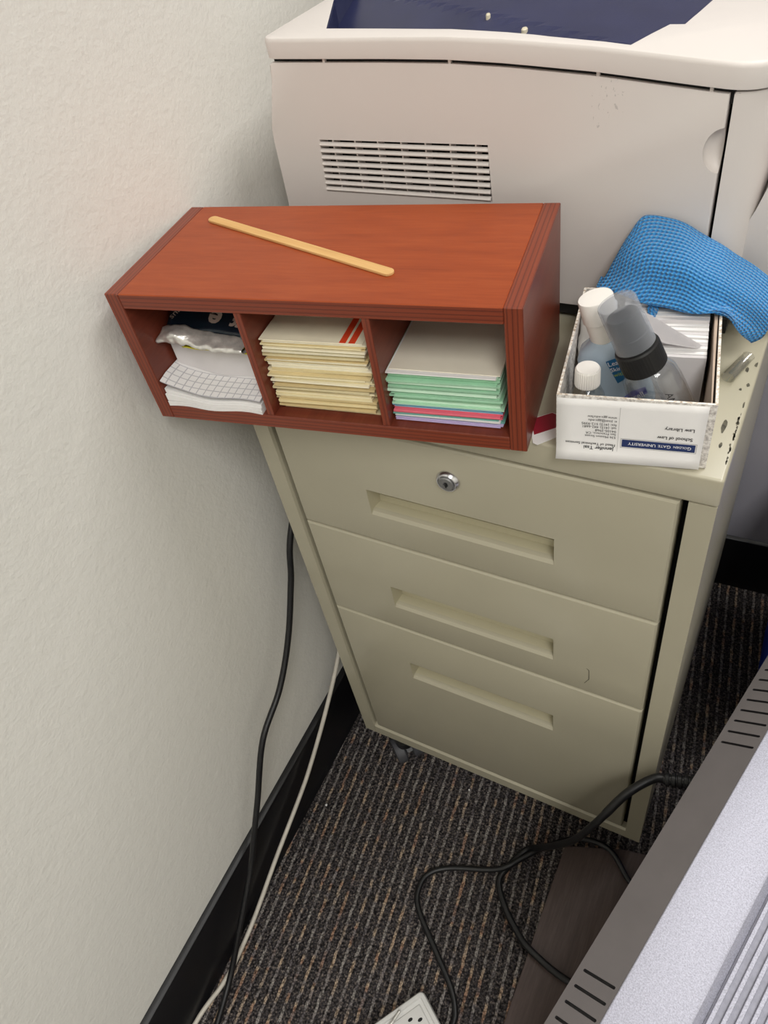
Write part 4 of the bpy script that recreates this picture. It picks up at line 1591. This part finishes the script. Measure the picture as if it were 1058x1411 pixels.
# side shell: undercut below, slotted bevel above
prism(bm, [(0.0, ZE1 - 0.004), (0.0, ZE1), (0.0313, ZE2), (0.0316, ZE2 - 0.004), (0.0060, ZE1 - 0.010)], Y0, Y1, 'xz')
band = obj('slotted_bevel', bm, [M_mgrey, M_slot], mac, label='dark grey bevelled edge with vent slots')
slots = [0.0004 + 0.01285 * i for i in range(11)] + [-0.2275 - 0.01285 * i for i in range(11)]
e1 = Vector((0.0313, 0, ZE2 - ZE1))
Lb = e1.length
eu = e1.normalized()
en = Vector((-eu.z, 0, eu.x))
cb = bmesh.new()
for ys in slots:
    a0, a1, rr = 0.130 * Lb + 0.0012, 0.925 * Lb - 0.0012, 0.0012
    pts_ = []
    for s_, c0, t0 in ((1, a1, -PI / 2), (-1, a0, PI / 2)):
        for k in range(7):
            t = t0 + PI * k / 6
            pts_.append((c0 + rr * math.cos(t), rr * math.sin(t)))
    A = [cb.verts.new(Vector((0, ys, ZE1)) + eu * p[0] + Vector((0, 1, 0)) * p[1] + en * 0.003) for p in pts_]
    B = [cb.verts.new(Vector((0, ys, ZE1)) + eu * p[0] + Vector((0, 1, 0)) * p[1] - en * 0.0022) for p in pts_]
    cb.faces.new(A)
    f = cb.faces.new(B[::-1])
    for i in range(len(A)):
        j = (i + 1) % len(A)
        cb.faces.new((A[i], B[i], B[j], A[j]))
for f in cb.faces:
    f.material_index = 1
co_ = obj('cut', cb, [M_mgrey, M_slot])
co_.parent = mac
boolean(band, co_)
bm = bmesh.new()
XE3 = 0.0798
XD = 0.235
prism(bm, [(0.0315, ZE2 - 0.006), (0.0315, ZE2 + 0.0004), (0.0322, ZE2 + 0.0009), (XE3 - 0.003, ZE2 + 0.0009), (XE3 - 0.001, ZE2 + 0.0003), (XE3 + 0.0006, ZE2 - 0.0020), (XE3 + 0.0030, ZE2 - 0.0058), (XE3 + 0.0048, ZE2 - 0.0070), (XD, ZE2 - 0.0070), (XD, ZE2 - 0.02), (0.0330, ZE2 - 0.02)], Y0, Y1, 'xz')
obj('silver_top', bm, M_silver, mac, smooth=0.5, label='sparkly silver top')
bm = bmesh.new()
box(bm, XE3 + 0.0050, XD - 0.002, Y0 + 0.02, Y1 - 0.02, ZE2 - 0.0070, ZE2 - 0.0052)
obj('ribbed_plate', bm, M_silver_lo, mac)
bm0 = bmesh.new()
prism(bm0, [(0.0, -0.0004), (0.0, 0.0020), (0.0004, 0.0025), (0.0028, 0.0025), (0.0033, 0.0018), (0.0033, -0.0004)], Y0 + 0.022, Y1 - 0.022, 'xz')
rib0 = obj('rib', bm0, M_silver, mac)
rib0.location = (XE3 + 0.0058, 0, ZE2 - 0.0052)
for i in range(1, 19):
    r_ = rib0.copy()
    COL.objects.link(r_)
    r_.parent = mac
    r_.location = (XE3 + 0.0058 + 0.0074 * i, 0, ZE2 - 0.0052)
bm = bmesh.new()
box(bm, 0.055, XD - 0.01, Y0 + 0.02, Y1 - 0.02, 0.0, ZE1 - 0.002)
obj('body', bm, M_mgrey, mac)
bm = bmesh.new()
prism(bm, [(0.012, ZE1 - 0.012), (0.0330, ZE2 - 0.01), (XD, ZE2 - 0.018), (XD, ZE1 - 0.012), (0.060, ZE1 - 0.05), (0.054, ZE1 - 0.05)], Y0 + 0.002, Y1 - 0.002, 'xz')
obj('under_shell', bm, M_mgrey, mac)

# thick black cord with ridged boot into the machine
bm = bmesh.new()
path = [(0.4740, 0.0055, 0.2605), (0.4480, 0.0030, 0.2610), (0.4250, -0.0010, 0.2560), (0.4104, -0.0039, 0.2510), (0.3904, -0.0071, 0.2500), (0.3790, -0.0125, 0.2485), (0.3600, -0.0330, 0.2380), (0.3400, -0.0560, 0.2000), (0.3190, -0.0620, 0.140), (0.2960, -0.0560, 0.080), (0.2740, -0.0500, 0.030),
        (0.2590, -0.0500, 0.0075), (0.2470, -0.0710, 0.0052), (0.2391, -0.0991, 0.0052), (0.2550, -0.1232, 0.0060), (0.2780, -0.1430, 0.0070), (0.3002, -0.1562, 0.0098), (0.3475, -0.1674, 0.0098), (0.395, -0.162, 0.0098), (0.425, -0.14, 0.0098)]
tube(bm, path, lambda t: 0.0045 if t < 0.35 else 0.0040, 14)
cb1 = obj('machine_cord', bm, M_cable, smooth=True)
tag(cb1, 'thick black cord curving down from the machine past the cabinet corner', 'cable')
bm = bmesh.new()
b0, b1 = Vector((0.4400, 0.0018, 0.2590)), Vector((0.3880, -0.0083, 0.2500))
pr = []
for i in range(9):
    z = i * 0.0058
    k = 1 - 0.22 * i / 8
    pr += [(0.0092 * k, z), (0.0092 * k, z + 0.0032), (0.0070 * k, z + 0.0036), (0.0070 * k, z + 0.0054)]
lathe(bm, [(0.0, 0.0)] + pr + [(0.0, pr[-1][1])], 20)
bt = obj('strain_relief', bm, M_cable, cb1, smooth=0.5, label='ridged strain relief boot')
bt.matrix_world = Matrix.Translation(b0) @ (b1 - b0).to_track_quat('Z', 'Y').to_matrix().to_4x4()
# thinner black cord on the floor
bm = bmesh.new()
path = [(0.4610, -0.035, 0.0085), (0.4200, -0.0530, 0.0085), (0.3828, -0.0361, 0.0090), (0.3507, -0.0106, 0.0120), (0.3143, -0.0126, 0.0120), (0.2837, -0.0335, 0.0100), (0.2560, -0.0660, 0.0125), (0.2440, -0.0815, 0.0125), (0.2250, -0.0930, 0.0070), (0.1769, -0.1121, 0.0040),
        (0.1560, -0.1290, 0.0040), (0.1516, -0.1480, 0.0040), (0.1602, -0.1706, 0.0040), (0.2001, -0.2045, 0.0040), (0.2300, -0.2290, 0.0040), (0.2450, -0.2480, 0.0040), (0.2490, -0.2650, 0.0040), (0.2480, -0.32, 0.0040), (0.23, -0.42, 0.0040)]
tube(bm, path, 0.0035, 12)
tag(obj('floor_cord', bm, M_cable, smooth=True), 'thinner black cord snaking over the carpet past the power strip', 'cable')

# power strip, only its far corner in view
SA = math.atan2(-0.053, -0.034)         # long side runs towards the viewer
Ms = Matrix.Translation((0.2086, -0.2502, 0.0)) @ Matrix.Rotation(SA, 4, 'Z')
ps = tag(empty('power_strip', matrix=Ms), 'pale grey power strip corner on the carpet', 'power strip')
bm = bmesh.new()
SL, SWd, SH = 0.26, 0.066, 0.034
# outline in local coords: x along, y to the right of travel is negative; here the strip lies on +y
rr_ = rrect(0.0, SL, 0.0, SWd, (0.006, 0.006, 0.006, 0.006), 5)
rings = []
for ins_, z in ((0.002, 0.0), (0.0, 0.002), (0.0, SH - 0.003), (0.0012, SH - 0.0006), (0.003, SH), (0.0052, SH), (0.0062, SH - 0.0022), (0.0098, SH - 0.0026), (0.0110, SH - 0.0010), (0.0124, SH - 0.0008)):
    r_ = max(0.0012, 0.006 - ins_)
    rings.append([bm.verts.new((x, y, z)) for x, y in rrect(ins_, SL - ins_, ins_, SWd - ins_, (r_,) * 4, 5)])
for a, b in zip(rings, rings[1:]):
    for i in range(len(a)):
        j = (i + 1) % len(a)
        bm.faces.new((a[i], a[j], b[j], b[i]))
bm.faces.new(rings[0][::-1])
bm.faces.new(rings[-1])
obj('case', bm, M_strip, ps, smooth=0.5)
for k in range(5):
    x = 0.022 + k * 0.044
    for (dx, dy, lx, ly) in ((-0.0048, 0.0234, 0.0044, 0.0026), (0.0046, 0.0178, 0.0044, 0.0026), (0.0030, 0.0300, 0.0030, 0.0030)):
        bm = bmesh.new()
        lathe(bm, [(0.0, -0.004), (1.0, -0.004), (1.0, 0.0001), (0.0, 0.0001)], 12)
        for v_ in bm.verts:
            v_.co.x = v_.co.x * lx / 2 * 1.3 + x + dx
            v_.co.y = v_.co.y * ly / 2 * 1.3 + dy
            v_.co.z += SH - 0.0007
        obj('socket_hole', bm, M_dark, ps)
bm = bmesh.new()
tube(bm, [(0.1958, -0.2803, 0.0368), (0.1932, -0.2936, 0.0370), (0.1905, -0.306, 0.0370), (0.1935, -0.3085, 0.0370), (0.1965, -0.297, 0.0372)], 0.0017, 8)
tag(obj('metal_clip', bm, M_foil, smooth=True), 'bright bent wire clip lying on the power strip', 'clip')

# blue bin beyond the machine, mostly hidden by it
bn = tag(empty('recycling_bin', (0.545, 0.315, 0.0), 0.03), 'dark blue plastic bin by the back wall behind the machine', 'bin')
bm = bmesh.new()
ro = rrect(-0.088, 0.088, -0.105, 0.105, (0.015,) * 4, 5)
rings = []
for k, z in ((0.86, 0.0), (0.88, 0.002), (1.0, 0.285), (1.03, 0.286), (1.03, 0.300), (0.985, 0.300), (0.975, 0.285), (0.85, 0.006)):
    rings.append([bm.verts.new((x * k, y * k, z)) for x, y in ro])
for a, b in zip(rings, rings[1:]):
    for i in range(len(a)):
        j = (i + 1) % len(a)
        bm.faces.new((a[i], a[j], b[j], b[i]))
bm.faces.new(rings[0][::-1])
bm.faces.new(rings[-1])
obj('body', bm, M_bin, bn, smooth=0.5)

# specks of litter
for (x, y, r_, lb) in ((-0.0140, -0.1079, 0.0016, 'tiny white scrap on the carpet by the baseboard'), (0.1585, -0.0078, 0.0012, 'tiny white scrap on the carpet in front of the cabinet')):
    bm = bmesh.new()
    bmesh.ops.create_icosphere(bm, subdivisions=2, radius=r_)
    for v_ in bm.verts:
        v_.co *= 1 + 0.35 * noise.noise(v_.co * 900)
        v_.co.z *= 0.6
    o = obj('paper_scrap', bm, M_paper, smooth=True)
    o.location = (x, y, r_ * 0.62)
    tag(o, lb, 'scrap')
